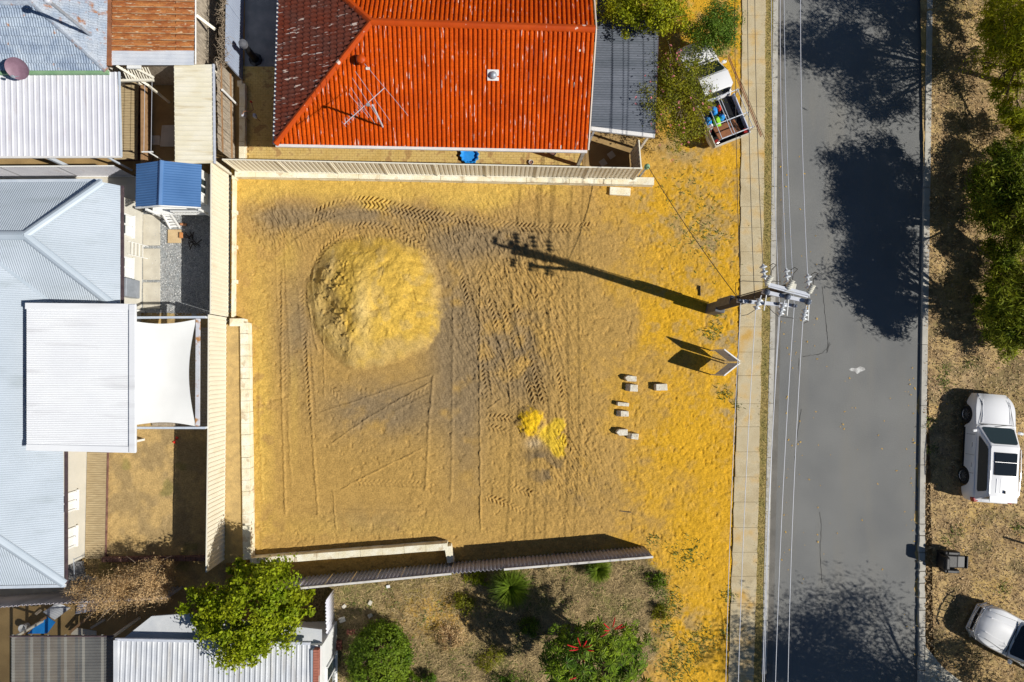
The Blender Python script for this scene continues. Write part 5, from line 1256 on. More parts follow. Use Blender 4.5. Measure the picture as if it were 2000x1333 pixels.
# rounded conifer shrubs
c = G(742, 1290, 1.0)
tree('rounded_shrub', 'dense rounded dark green conifer shrub in the front garden', 'shrub', gb(G(742, 1285, 0)), [(c, (1.25, 1.5, 1.25))], 520, 30000, .10, .45, 'leaf_hedge', 13, tr=.1, clump=.075, up=.5, rnd=.6, lo=.88, limbs=6, lumpy=0)
c = G(800, 1335, .5)
tree('rounded_shrub', 'small dark green shrub touching the big rounded conifer', 'shrub', gb(c), [(c, (.5, .45, .45))], 80, 5000, .07, .42, 'leaf_hedge', 14, tr=.05, clump=.12, lo=.7, limbs=5)
c = G(838, 1328, .4)
tree('rounded_shrub', 'tiny light green shrub in dry grass', 'shrub', gb(c), [(c, (.32, .3, .3))], 40, 1800, .06, .42, 'leaf_round', 15, tr=.03, clump=.16, lo=.6, limbs=4)
# grass trees: a burst of thin blades
def spiky(label, c, r, n, seed):
    rng = np.random.default_rng(seed); root = thing('grass_tree', label, 'grass tree', (c[0], c[1], 0)); m = MB()
    m.tube([(c[0], c[1], 0), (c[0], c[1], c[2])], [.13, .10], 9); m.build('trunk', 'bark', root); m = MB()
    for i in range(n):
        a = rng.random()*2*math.pi; el = rng.random()**.8*1.25-.15; L = r*(.75+.35*rng.random()); d = Vector((math.cos(a)*math.cos(el), math.sin(a)*math.cos(el), math.sin(el)))
        s = Vector((-math.sin(a), math.cos(a), 0))*.011; p = Vector(c); q1 = p+d*L*.5; q2 = p+d*L+Vector((0, 0, -.18*L*math.cos(el)))
        m.add([p-s, p+s, q1+s, q1-s, q2], [(0, 1, 2, 3), (3, 2, 4)])
    m.build('blades', 'leaf_spike', root)
spiky('large grass tree with a burst of thin green blades below grey fence', G(997, 1147, .75), 1.08, 1300, 31)
spiky('smaller grass tree with thin green blades close under the grey fence', G(1168, 1112, .5), .72, 800, 32)
# umbrella tree with palmate leaves and red flower spikes
c = G(1160, 1300, 3.3)
rng = np.random.default_rng(41); um = thing('umbrella_tree', 'dark green umbrella tree with palmate leaves and red flower spikes', 'tree', gb(c))
m = MB(); lm = MB(); ros = []
for i in range(330):
    d = rng.normal(0, 1, 3); d /= np.linalg.norm(d); d[2] = abs(d[2])*.9-.25; r_ = .35+.65*rng.random()**.5
    q = Vector(c)+Vector((d[0]*r_*2.15, d[1]*r_*1.65, d[2]*r_*1.35))
    if i % 3 == 0: q = Vector(G(1075+rng.random()*190, 1215+rng.random()*150, 2.2+rng.random()*1.4))
    pxq, pyq = project(np.array(q.x), np.array(q.y), np.array(q.z))
    if pyq < 1185+.30*abs(pxq-1165): continue
    ros.append(q); nl = int(rng.integers(8, 13)); R0 = .19+.13*rng.random(); tilt = Vector((d[0]*.5+rng.normal(0, .15), d[1]*.5+rng.normal(0, .15), 1)).normalized(); a_ = tilt.orthogonal().normalized(); b_ = tilt.cross(a_); ph = rng.random()*6.3
    for k in range(nl):
        t = ph+2*math.pi*k/nl; e = a_*math.cos(t)+b_*math.sin(t); s = tilt.cross(e); Lk = R0*(.8+.4*rng.random())
        m.add([q+e*.02, q+e*Lk*.55+s*Lk*.15-tilt*.015, q+e*Lk-tilt*Lk*.28, q+e*Lk*.55-s*Lk*.15-tilt*.015], [(0, 1, 2, 3)])
for q in ros[::5]: mid = Vector((c[0], c[1], 1.4)).lerp(q, .5)+Vector((0, 0, .1)); lm.tube([(c[0]+rng.normal(0, .1), c[1]+rng.normal(0, .1), .3), mid, q], [.05, .035, .012], 6)
m.build('crown', 'leaf_umbrella', um); lm.tube([(c[0], c[1], -.05), (c[0], c[1], 1.5)], [.1, .07], 8); lm.build('trunk', 'bark_pale', um, smooth=True)
for (px, py), spikes in (((1136, 1268), [(-28, -8), (-24, 3), (-8, -22), (10, -16), (5, 24), (20, -8), (24, 4)]), ((1195, 1232), [(-16, -14), (-15, 0), (6, -26), (20, -12), (26, -8), (-22, 12)]), ((1142, 1316), [(2, -8), (-30, 12)])):
    o_ = Vector(G(px, py, 3.75)); fm = MB()
    for dx, dy in spikes:
        e = Vector(G(px+dx, py+dy, 3.95)); fm.tube([o_.lerp(e, .25), o_.lerp(e, .6)+Vector((0, 0, .03)), e], [.012, .028, .018], 6)
    fm.build('flower_spikes', 'flower_red', um)
# front yard of the red house
c = G(1268, -12, 3.8)
tree('garden_tree', 'golden green leafy tree overhanging the dark carport roof', 'tree', gb(c), [(c, (1.9, 1.5, 1.1)), (G(1320, 5, 3.4), (1.0, 1.0, .7)), (G(1215, 10, 3.5), (.9, .9, .7)), (G(1245, 40, 3.3), (.8, .6, .6)), (G(1290, 35, 3.3), (.8, .6, .6))], 170, 15000, .11, .5, 'leaf_gold', 51, tr=.12, clump=.16)
c = G(1398, 56, 1.9)
tree('round_tree', 'neat rounded green tree beside the footpath and utility truck', 'tree', gb(c), [(c, (1.12, 1.1, 1.1))], 170, 14000, .075, .5, 'leaf_round', 52, tr=.08, clump=.16, lo=.5)
c = G(1315, 190, 2.0)
ol = tree('flowering_shrub', 'sparse olive flowering shrub with pink blooms beside the utility truck', 'shrub', gb(G(1318, 200, 0)), [(G(1310, 150, 2.2), (1.25, 1.0, 1.0)), (G(1325, 210, 2.1), (1.25, 1.2, 1.0)), (G(1285, 200, 2.2), (.9, 1.2, .9)), (G(1335, 262, 1.5), (.9, .7, .8)), (G(1352, 150, 2.1), (.9, .8, .6)), (G(1362, 120, 2.1), (.7, .6, .5)), (G(1378, 195, 1.9), (.6, .6, .4))], 270, 19000, .085, .45, 'leaf_olive', 53, bark='bark_pale', tr=.05, clump=.20, limbs=60)
rng = np.random.default_rng(54); q = clumps(G(1318, 195, 2.3), (1.9, 2.2, 1.1), 60, rng, .7); q = np.repeat(q, 5, 0)+rng.normal(0, .025, (300, 3))
leaf_mesh('flowers', q, np.tile([0, 0, 1.0], (300, 1)), .06, .9, 'flower_pink', rng, ol)['kind'] = 'stuff'
# dead vine along the shaded fence
vn = thing('dead_vine', 'leafless brown vine tangled over the shaded blue-grey fence', 'vine', W(470, 60, 0)); m = MB(); rng = np.random.default_rng(55)
for i in range(170):
    py = rng.uniform(-20, 128); q = Vector(G(434+rng.normal(0, 3), py, 1.95)); pts = [q]
    for k in range(3): q = q+Vector((rng.normal(0, .09), rng.normal(0, .10), rng.normal(0, .05))); pts.append(q)
    m.tube(pts, [.010, .008, .006, .003], 4, caps=False)
m.build('stems', 'bark_pale', vn); m = MB(); m.tube([G(474, 40, 0), G(452, 45, 1.0), G(434, 50, 1.95)], .02, 6); m.build('trunk', 'bark', vn)
# street trees on the far verge
def gum(label, base, lobes, seed, n=17000, k=130, mat='leaf_gum', tr=.16):
    if seed in (62, 63): lobes = [((c[0]+.32, c[1], c[2]+(.55 if c[2] > 3 else 0)), r) for c, r in lobes]
    return tree('gum_tree', label, 'tree', W(*base, 0), lobes, k, n, .22, .19, mat, seed, bark='bark', tr=tr, clump=.20, up=.55, rnd=.9, droop=.4, group='street trees on the far verge', limbs=26)
gum('tall gum tree with yellow-green tips shading the upper road', (1968, 165), [(GP(1838, 140, 4.1), (1.35, 1.5, .9)), (GP(1868, 175, 5.6), (1.9, 1.9, 1.2)), (GP(1930, 235, 4.8), (2.1, 1.9, 1.2)), (GP(1940, 80, 4.6), (2.1, 2.1, 1.2)), (GP(1880, 40, 5.2), (1.8, 1.6, 1.1)), (GP(1862, 240, 3.2), (.8, .8, .6)), (GP(1925, 150, 1.6), (1.2, 1.3, 1.1)), (GP(1915, 60, 1.6), (1.0, 1.2, 1.1)), (GP(1950, 250, 1.4), (.9, 1.2, 1.0)), (GP(1900, 110, 2.6), (1.0, 1.0, .8))], 61, n=42000, k=290, mat='leaf_gold')
gum('spreading gum tree with drooping leaves beside road middle shadow', (1962, 520), [(GP(1838, 395, 3.3), (1.25, 1.5, .9)), (GP(1845, 455, 3.5), (1.2, 1.1, .9)), (GP(1885, 410, 3.7), (1.5, 1.9, .9)), (GP(1905, 505, 4.1), (1.7, 1.6, 1.0)), (GP(1935, 430, 3.9), (1.7, 1.7, 1.0)), (GP(1850, 330, 2.8), (.7, .7, .6)), (GP(1900, 360, 1.2), (1.0, 1.2, .9)), (GP(1895, 430, 1.3), (1.1, 1.2, .9)), (GP(1910, 490, 1.2), (1.0, 1.0, .9)), (GP(1935, 330, 1.6), (.9, .9, .9))], 62, n=44000, k=300)
gum('low gum tree with olive leaves standing uphill of white wagon', (1988, 640), [(GP(1848, 632, 3.0), (1.0, 1.35, .8)), (GP(1880, 590, 3.8), (1.5, 1.4, .9)), (GP(1905, 655, 3.3), (1.2, 1.4, .9)), (GP(1920, 560, 4.2), (1.7, 1.6, 1.0)), (GP(1905, 600, 1.2), (1.0, 1.2, .9)), (GP(1915, 655, 1.1), (.9, .9, .8)), (GP(1915, 545, 1.2), (.9, .9, .9))], 63, n=36000, k=240)
gum('large tree behind the silver four-wheel drive shading the road', (1985, 1400), [(GP(1930, 1385, 6.2), (3.9, 3.4, 1.9)), (GP(1985, 1345, 2.7), (1.6, 1.5, .9)), (GP(1840, 1400, 7.2), (3.0, 2.6, 1.5)), (GP(1950, 1480, 5), (3, 3, 2))], 64, n=40000, k=260)
# low scrub among the dry grass
for i, (px, py, r_, mt, lab) in enumerate([(905, 1180, .55, 'leaf_olive', 'low olive scrub bush left of the large grass tree'), (880, 1245, .6, 'leaf_dry', 'low brown dry scrub in the shaded garden middle'), (960, 1290, .6, 'leaf_olive', 'low olive scrub beside the umbrella tree shadow'), (1035, 1225, .45, 'leaf_umbrella', 'small dark green scrub just beside umbrella tree'), (930, 1128, .4, 'leaf_lime', 'bright green creeper at the foot of grey corrugated fence'), (1285, 1135, .45, 'leaf_umbrella', 'dark green scrub at the garden edge near fence end'), (1290, 1195, .4, 'leaf_olive', 'olive scrub at the garden edge beside yellow sand'), (1000, 1335, .6, 'leaf_umbrella', 'dark scrub below the umbrella tree shadow')]):
    c = G(px, py, r_*.45)
    tree('scrub_bush', lab, 'scrub', gb(c), [(c, (r_*1.25, r_, r_*.45))], 34, 1500, .085, .32, mt, 70+i, tr=.02, clump=.2, limbs=8)
# ================================================================== VEHICLES, FURNITURE, POLE, SIGN
def car(name, label, cat, loc, heading, S):
    """wagon-like vehicle: x forward, y left. S: dict of sizes"""
    L, Wd, Hh = S['L'], S['W'], S['H']; hw = Wd/2; root = thing(name, label, cat, loc, heading)
    wb, wr = S['wb'], S['wr']; ax = [S['front'], S['front']-wb]          # axle x, measured from the middle
    x0, x1 = -L/2, L/2; belt, hood, nose = S['belt'], S['hood'], S['nose']
    wsb = S['ws_base']; rear = S['rear_base']
    xs = sorted(set([round(v, 3) for v in np.linspace(x0, x1, 46)]+[round(a+s*wr*1.18*math.cos(t), 3) for a in ax for s in (-1, 1) for t in np.linspace(0, 1.5, 6)]))
    vs = []; rows = []
    def arch(x):
        z = .28
        for a in ax:
            d = abs(x-a); r = wr*1.2
            if d < r: z = max(z, wr+math.sqrt(r*r-d*d)-.02)
        return z
    for x in xs:
        t = (x-x0)/L; e = min(1, (x1-x)/.85); f = min(1, (x-x0)/.5)
        w = hw*(1-.30*(1-e)**2.4-.16*(1-f)**2.2)
        if x > wsb: top = nose+(hood-nose)*min(1, max(0, (x1-x)/max(.01, (x1-wsb))))**.55
        else: top = belt
        top -= .20*(1-e)**3; 
        if x < rear: top = S.get('tail', belt)
        zl = arch(x); mid = max(zl+.03, .62)
        bl = min(belt, top)
        prof = [(0, .26), (w*.80, .26 if zl < .3 else max(.26, zl-.25)), (w*.955, zl), (w*.99, max(zl+.02, .48)), (w, max(mid, .62)), (w*.985, max(mid+.02, bl-.10)), (w*.94, max(mid+.03, bl-.015)), (w*.86, max(mid+.035, top-.0)), (w*.62, max(mid+.04, top+.018)), (w*.6, max(mid+.04, top+.028)), (0, max(mid+.05, top+.035))]
        rows.append([(x, y, z) for y, z in prof]+[(x, -y, z) for y, z in prof[-2:0:-1]])
    n = len(rows[0]); m = MB()
    for r in rows: vs += r
    fs = [(i*n+k, i*n+(k+1) % n, (i+1)*n+(k+1) % n, (i+1)*n+k) for i in range(len(rows)-1) for k in range(n)]
    fs += [tuple(range(n-1, -1, -1)), tuple(range((len(rows)-1)*n, len(rows)*n))]
    m.add(vs, [f[::-1] for f in fs]); body = m.build('body', S['paint'], root, local=True, smooth=True)
    # greenhouse
    rf0, rf1 = S['roof_front'], S['roof_rear']; wb_, wt = hw*.93, hw*S.get('tumble', .74); zt = Hh; cabr = S['cab_rear']
    B = [(wsb, wb_), (cabr, wb_*.97)]; T = [(rf0, wt), (rf1, wt*.97)]
    m = MB(); ring = []
    lev = [(0, belt-.02), (.5, None), (1, zt-.05), (1.0, zt)]
    def pt(u, s, k):     # u: 0 base .. 1 top ; corner k 0 front 1 rear ; s side
        b_, t_ = B[k], T[k]; return (b_[0]+(t_[0]-b_[0])*u, s*(b_[1]+(t_[1]-b_[1])*u), belt-.02+(zt-.04-belt+.02)*u)
    base = [pt(0, 1, 0), pt(0, -1, 0), pt(0, -1, 1), pt(0, 1, 1)]; topv = [pt(1, 1, 0), pt(1, -1, 0), pt(1, -1, 1), pt(1, 1, 1)]
    m.add(base+topv, [(0, 4, 5, 1), (1, 5, 6, 2), (2, 6, 7, 3), (3, 7, 4, 0), (4, 7, 6, 5)]); cabin = m.build('cabin', S['paint'], root, local=True, bevel=.07)
    cabin.modifiers['bevel'].width = .11; cabin.modifiers['bevel'].segments = 4; cabin.data.polygons.foreach_set('use_smooth', [True]*len(cabin.data.polygons))
    # gently crowned roof skin
    m = MB(); NR_ = 8; rv = []
    for i in range(NR_+1):
        for k in range(7):
            u, v = i/NR_, k/6*2-1; x = rf0+(rf1-rf0)*u; rv.append((x-.03*(1-2*u)*abs(v)**2, v*(wt-.03), zt-.035+.05*math.sin(math.pi*min(1, max(0, .08+u*.84)))*(1-v*v*.9)))
    m.add(rv, [(i*7+k, i*7+k+1, i*7+k+8, i*7+k+7) for i in range(NR_) for k in range(6)]); roof = m.build('roof', S['paint'], root, local=True, smooth=True)
    def glass(a, b, c, d, inset, nm, mat='car_glass', off=.012):
        a, b, c, d = map(Vector, (a, b, c, d)); nn = (b-a).cross(d-a).normalized(); cen = (a+b+c+d)/4
        if nn.dot(cen-Vector(((wsb+cabr)/2, 0, belt))) < 0: nn = -nn
        pts = []
        iu, iv = inset
        for u, v in ((iu, iv*1.8), (iu*2, iv), (1-iu*2, iv), (1-iu, iv*1.8), (1-iu, 1-iv*1.8), (1-iu*2, 1-iv), (iu*2, 1-iv), (iu, 1-iv*1.8)):
            pts.append((a*(1-u)+b*u)*(1-v)+(d*(1-u)+c*u)*v+nn*off)
        f = tuple(range(8)); n2 = (pts[1]-pts[0]).cross(pts[4]-pts[0])
        if n2.dot(nn) < 0: f = f[::-1]
        g_ = MB(); g_.add(pts, [f]); return g_.build(nm, mat, root, local=True)
    ws = glass(pt(0.04, 1, 0), pt(0.04, -1, 0), pt(1, -1, 0), pt(1, 1, 0), (.07, .08), 'windscreen', S.get('ws_mat', 'car_glass_tint'))
    for s in (1, -1):
        q = lambda u, fx: tuple(Vector(pt(u, s, 0)).lerp(Vector(pt(u, s, 1)), fx))
        for fa, fb in S['side_glass']: glass(q(.10, fa), q(.10, fb), q(.93, fb-.01), q(.93, fa+.02), (.035, .10), 'side_window')
    glass(pt(.12, 1, 1), pt(.12, -1, 1), pt(.95, -1, 1), pt(.95, 1, 1), (.09, .10), 'rear_window')
    for px_ in (-.36, .36):            # seats seen through the screen
        m = MB(); m.box((wsb-.55, px_*hw*1.1, belt+.12), (.10, .26, .28)); m.build('headrest', 'seat_grey', root, local=True, bevel=.04)
    # wheels
    for a in ax:
        for s in (1, -1):
            y = s*(hw-.15); w_ = MB(); w_.lathe([(wr*.62, -.115), (wr*.93, -.115), (wr, -.085), (wr, .085), (wr*.93, .115), (wr*.62, .115)], (a, y, wr), (0, 1, 0), 28); ww = w_.build('wheel', 'tyre', root, local=True, smooth=True)
            rim = MB(); ys = y+s*.117; rim.lathe([(wr*.62, -.02), (wr*.66, .015), (wr*.60, .0), (wr*.56, -.03)], (a, ys, wr), (0, s, 0), 28)
            for k in range(S.get('spokes', 10)):
                t = 2*math.pi*k/S.get('spokes', 10); rim.bar((a+.04*math.cos(t), ys, wr+.04*math.sin(t)), (a+wr*.60*math.cos(t), ys, wr+wr*.60*math.sin(t)), .03, .025, up=(0, 1, 0))
            rim.lathe([(.06, -.02), (.06, .02), (.01, .025)], (a, ys, wr), (0, s, 0), 12); rim.build('rim', 'alloy', ww, local=True)
            wl = MB(); wl.lathe([(wr*1.14, -.02), (wr*1.14, .02)], (a, s*(hw-.30), wr), (0, 1, 0), 24); wl.build('wheel_well', 'black_plastic', root, local=True)
    # lamps, mirrors, handles, plates, bumper
    for s in (1, -1):
        m = MB(); m.box((x1-.30, s*hw*.67, nose-.13), (.34, .30*hw, .14), s*R(-34)); m.build('headlight', 'lamp_clear', root, local=True, bevel=.03)
        m = MB(); m.box((x0+.10, s*hw*.82, belt-.12), (.20, .22*hw, .22), s*R(14)); m.build('tail_light', 'lamp_red', root, local=True, bevel=.03)
        m = MB(); m.box((wsb-.28, s*(hw+.10), belt+.06), (.13, .20, .15), s*R(12)); m.build('mirror', S['paint'], root, local=True, bevel=.04)
        for fx in S.get('handles', (.1, -.8)): m = MB(); m.box((fx, s*(hw*.995), belt-.16), (.20, .03, .03)); m.build('door_handle', 'chrome', root, local=True, bevel=.01)
        for fx in S.get('seams', (.55, -.35, -1.15)): m = MB(); m.box((fx, s*(hw*.996), (belt+.45)/2+.02), (.010, .012, belt-.52)); m.build('door_seam', 'black_plastic', root, local=True)
        m = MB(); m.box((-.05, s*(hw*.965), .34), (wb-2*wr-.25, .06, .10)); m.build('sill', 'black_plastic', root, local=True)
    m = MB(); m.box((x1-.03, 0, .52), (.08, Wd*.62, .26)); m.build('grille', 'black_plastic', root, local=True, bevel=.03)
    m = MB(); m.box((x0+.02, 0, .52), (.10, Wd*.74, .22)); m.build('bumper', S.get('bump', S['paint']), root, local=True, bevel=.05)
    m = MB()
    for s in (1, -1): m.bar((wsb+.06, s*hw*.80, belt+.012), (x1-.32, s*hw*.66, nose+.075), .012, .012)
    m.bar((wsb+.03, -hw*.80, belt+.022), (wsb+.03, hw*.80, belt+.022), .03, .012); m.build('panel_gap', 'black_plastic', root, local=True)
    m = MB(); m.box((x1-.02, 0, .42), (.06, .5, .12)); m.build('number_plate', 'plastic_white', root, local=True)
    for s in (-.45, .45): m = MB(); m.tube([(wsb+.02, s*hw, belt+.035), (wsb-.06, s*hw+.55*hw, belt+.06)], .010, 5); m.build('wiper', 'black_plastic', root, local=True)
    return root, dict(pt=pt, zt=zt, wt=wt, rf0=rf0, rf1=rf1, hw=hw, hood=hood)

# white wagon with a glass roof
fw_, bw_ = W(1886, 809, .36), W(1880, 929, .36); ang = math.atan2(fw_.y-bw_.y, fw_.x-bw_.x)
hd = Vector((math.cos(ang), math.sin(ang), 0)); lf = Vector((-hd.y, hd.x, 0)); wbs = (fw_-bw_).length
mid = (fw_+bw_)/2; cpos = Vector((mid.x, mid.y, 0))-lf*(.94-.01)
S1 = dict(L=4.78, W=1.89, H=1.70, wb=wbs, wr=.37, front=wbs/2+.03, belt=1.06, hood=1.03, nose=.86, ws_base=1.02, rear_base=-2.30, tail=1.0, roof_front=.18, roof_rear=-2.02, cab_rear=-2.28, side_glass=[(.06, .93)], paint='car_white', tumble=.70, spokes=10)
suv, I = car('wagon_car', 'white family wagon with dark glass sunroof parked on the verge', 'car', cpos-hd*.03, ang, S1)
m = MB(); m.box((-.60, 0, I['zt']+.012), (.98, .98, .03)); sr = m.build('sunroof', 'car_glass', suv, local=True, bevel=.02)
m = MB(); m.box((-.52, 0, I['zt']+.030), (.012, 1.0, .008)); m.build('divider', 'chrome', sr, local=True)
for y in (-.36, -.18, 0, .18, .36): m = MB(); m.bar((-1.25, y, I['zt']+.005), (-1.85, y, I['zt']-.015), .03, .02); m.build('roof_rib', 'car_white', suv, local=True, bevel=.006)
m = MB(); m.box((-2.12, 0, I['zt']-.05), (.26, 1.22, .035)); m.build('spoiler', 'car_white', suv, local=True, bevel=.012)
m = MB(); m.box((-1.80, 0, I['zt']+.03), (.14, .05, .06)); m.build('antenna', 'black_plastic', suv, local=True, bevel=.015)
for s in (1, -1):
    m = MB(); m.tube([(.05, s*.66, I['zt']-.01), (-.9, s*.665, I['zt']+.025), (-1.9, s*.65, I['zt']-.02)], .018, 6); m.build('roof_rail', 'chrome', suv, local=True)
    m = MB(); m.bar((2.15, s*.58, .935), (1.1, s*.64, 1.075), .025, .018); m.build('bonnet_crease', 'car_white', suv, local=True, bevel=.006)

# silver-white four-wheel drive, nose showing
a_, b_ = W(1935, 1183, 1.0), W(2000, 1217, 1.0); ang = math.atan2(a_.y-b_.y, a_.x-b_.x); hd = Vector((math.cos(ang), math.sin(ang), 0))
nose = W(1916, 1213, .85); S2 = dict(L=4.9, W=1.80, H=1.80, wb=2.85, wr=.37, front=1.62, belt=1.12, hood=1.08, nose=.97, ws_base=1.05, rear_base=-.75, tail=.98, roof_front=.42, roof_rear=-.62, cab_rear=-.78, side_glass=[(.08, .50), (.54, .94)], paint='car_white', bump='chrome', tumble=.80, spokes=6, seams=(.7, -.1), handles=(.05,), ws_mat='car_glass')
ut, I2 = car('pickup_car', 'silver-white four-wheel drive with bull bar under the street tree', 'car', Vector((nose.x, nose.y, 0))-hd*2.42, ang, S2)
m = MB()
for z_ in (.62, .95): m.tube([(2.36, .84, z_), (2.58, .62, z_), (2.64, 0, z_), (2.58, -.62, z_), (2.36, -.84, z_)], .035, 8)
for y in (-.55, -.2, .2, .55): m.tube([(2.61, y, .55), (2.63, y, .97)], .025, 8)
m.build('bull_bar', 'chrome', ut, local=True, smooth=True)
for s in (1, -1): m = MB(); m.bar((2.2, s*.33, 1.03), (1.15, s*.42, 1.125), .03, .018); m.build('bonnet_crease', 'car_white', ut, local=True)

# work truck with a racked tray
t0, t1 = W(1427, 270, .9), W(1362, 112, .9); ang = math.atan2(t1.y-t0.y, t1.x-t0.x); hd = Vector((math.cos(ang), math.sin(ang), 0)); lf = Vector((-hd.y, hd.x, 0)); tail = Vector((t0.x, t0.y, 0))
LT = 4.75; S3 = dict(L=4.7, W=1.68, H=1.72, wb=2.75, wr=.33, front=1.50, belt=1.06, hood=1.02, nose=.90, ws_base=1.22, rear_base=-.42, tail=.62, roof_front=.42, roof_rear=-.28, cab_rear=-.42, side_glass=[(.08, .92)], paint='car_white', tumble=.84, spokes=6, seams=(.75, -.3), handles=(-.1,), ws_mat='car_glass_tint')
tr_, I3 = car('work_truck', 'white tray-back work truck loaded with bags and pipes', 'truck', tail+hd*2.30, ang, S3)
zt_ = .78; tb, tf = -2.42, -.50; ty = .84
m = MB(); m.box(((tb+tf)/2, 0, zt_-.03), (tf-tb, 2*ty, .06)); tray = m.build('tray', 'black_plastic', tr_, local=True)
for s in (1, -1): m = MB(); m.box(((tb+tf)/2, s*ty, zt_+.14), (tf-tb, .05, .30)); m.build('side_board', 'sign_back' if s < 0 else 'slab_concrete', tray, local=True, bevel=.01)
m = MB(); m.box((tb, 0, zt_+.12), (.05, 2*ty, .28)); m.build('tailgate', 'slab_concrete', tray, local=True, bevel=.01)
rk = MB(); zr = 1.72
for x in (tb+.08, tb+.75, tf-.08):
    rk.tube([(x, -ty, zt_), (x, -ty, zr-.1), (x, -ty+.1, zr), (x, ty-.1, zr), (x, ty, zr-.1), (x, ty, zt_)], .022, 8)
for y in (-ty+.12, .12, .24, ty-.1): rk.tube([(tb+.05, y, zr+.02), (tf-.05, y, zr+.02)], .018, 6)
rk.build('rack', 'galv', tr_, local=True, smooth=True)
def on_truck(x, y, z): return tr_.matrix_basis @ Vector((x, y, z))
bpy.context.view_layer.update()
for k, (y, x0_, x1_, mt, lab) in enumerate(((-.86, -2.9, .9, 'copper', 'reddish pipe tied along the work truck side rack'), (-.92, -2.85, .95, 'rust_plain', 'dark rusty pipe beside the reddish pipe on truck rack'), (-.99, -3.05, -.2, 'timber_deck', 'yellowish timber pole overhanging the work truck tail'))):
    m = MB(); m.tube([on_truck(x0_, y, zr+.05), on_truck(x1_, y, zr+.05)], .022, 6); tag(m.build('long_pipe', mt, smooth=True), lab, 'pipe')
def bag(x, y, sx, sy, sz, mat, lab, name='plastic_bag', seed=1):
    rg = random.Random(seed); m = MB(); n, k = 10, 6; vs = []
    for i in range(k):
        v = i/(k-1); r_ = math.sin(math.pi*(.12+.80*v))**.6
        for j in range(n):
            t = 2*math.pi*j/n; f = r_*(1+rg.uniform(-.22, .22)); vs.append(on_truck(x+sx/2*f*math.cos(t), y+sy/2*f*math.sin(t), zt_+.02+sz*v))
    m.add(vs, [(i*n+j, i*n+(j+1) % n, (i+1)*n+(j+1) % n, (i+1)*n+j) for i in range(k-1) for j in range(n)]+[tuple(range(n-1, -1, -1)), tuple(range((k-1)*n, k*n))])
    return tag(m.build(name, mat), lab, 'bag')
def tpx(px, py):
    q = W(px, py, 1.1); l = tr_.matrix_basis.inverted() @ q; return l.x, l.y
for i, (px, py, sx, sy, sz, mt, lab) in enumerate([(1397, 188, .20, .45, .35, 'plastic_blue', 'slim blue bag behind the work truck cab'), (1395, 216, .40, .32, .42, 'plastic_blue', 'blue bag beside the red bag in truck tray'), (1405, 210, .26, .2, .40, 'plastic_red', 'small red bag in the work truck tray'), (1384, 236, .35, .34, .36, 'plastic_blue', 'pale blue bag under shrub branches in truck tray'), (1402, 236, .55, .30, .34, 'plastic_green', 'lime green bag in the work truck tray'), (1412, 228, .30, .28, .3, 'plastic_blue', 'dark blue bag beside lime green bag in truck'), (1389, 245, .30, .26, .28, 'plastic_white', 'white bag beside lime green bag in truck'), (1382, 200, .35, .35, .3, 'plastic_white', 'white bundle behind the truck cab under branches')]):
    x, y = tpx(px, py); bag(x, y, sx, sy, sz, mt, lab, seed=i)
x, y = tpx(1420, 252); m = MB(); m.box(on_truck(x, y, zt_+.26), (.62, 1.05, .06), m=(Matrix.Rotation(ang, 3, 'Z') @ Matrix.Rotation(R(16), 3, 'Y'))); tag(m.build('rusty_panel', 'rust_plain'), 'rusty brown metal panel lying in the truck tray', 'panel')

# black leather recliner on the verge
rc = thing('recliner_chair', 'abandoned black leather recliner armchair on the dry verge', 'armchair', W(1838, 1091, 0), R(-4))
for nm, c_, s_, ry in (('backrest', (-.28, 0, .62), (.24, .60, .60), -12), ('seat', (.12, 0, .40), (.62, .56, .20), 0), ('footrest', (.66, 0, .36), (.48, .56, .12), 8)):
    m = MB(); m.box(c_, s_, m=Matrix.Rotation(R(ry), 3, 'Y')); m.build(nm, 'leather_black', rc, local=True, bevel=.05)
for s in (1, -1): m = MB(); m.box((.10, s*.40, .42), (.72, .17, .42)); m.build('armrest', 'leather_black', rc, local=True, bevel=.06); m = MB(); m.box((.10, s*.40, .645), (.44, .12, .05)); m.build('arm_pad', 'leather_black', rc, local=True, bevel=.02)
m = MB(); m.box((-.33, 0, .90), (.20, .54, .18)); m.build('head_cushion', 'leather_black', rc, local=True, bevel=.06); m = MB(); m.box((.1, 0, .16), (.7, .74, .26)); m.build('base', 'leather_black', rc, local=True, bevel=.03)
m = MB(); m.box((.90, 0, .40), (.08, .56, .14)); m.build('foot_bolster', 'leather_black', rc, local=True, bevel=.03)

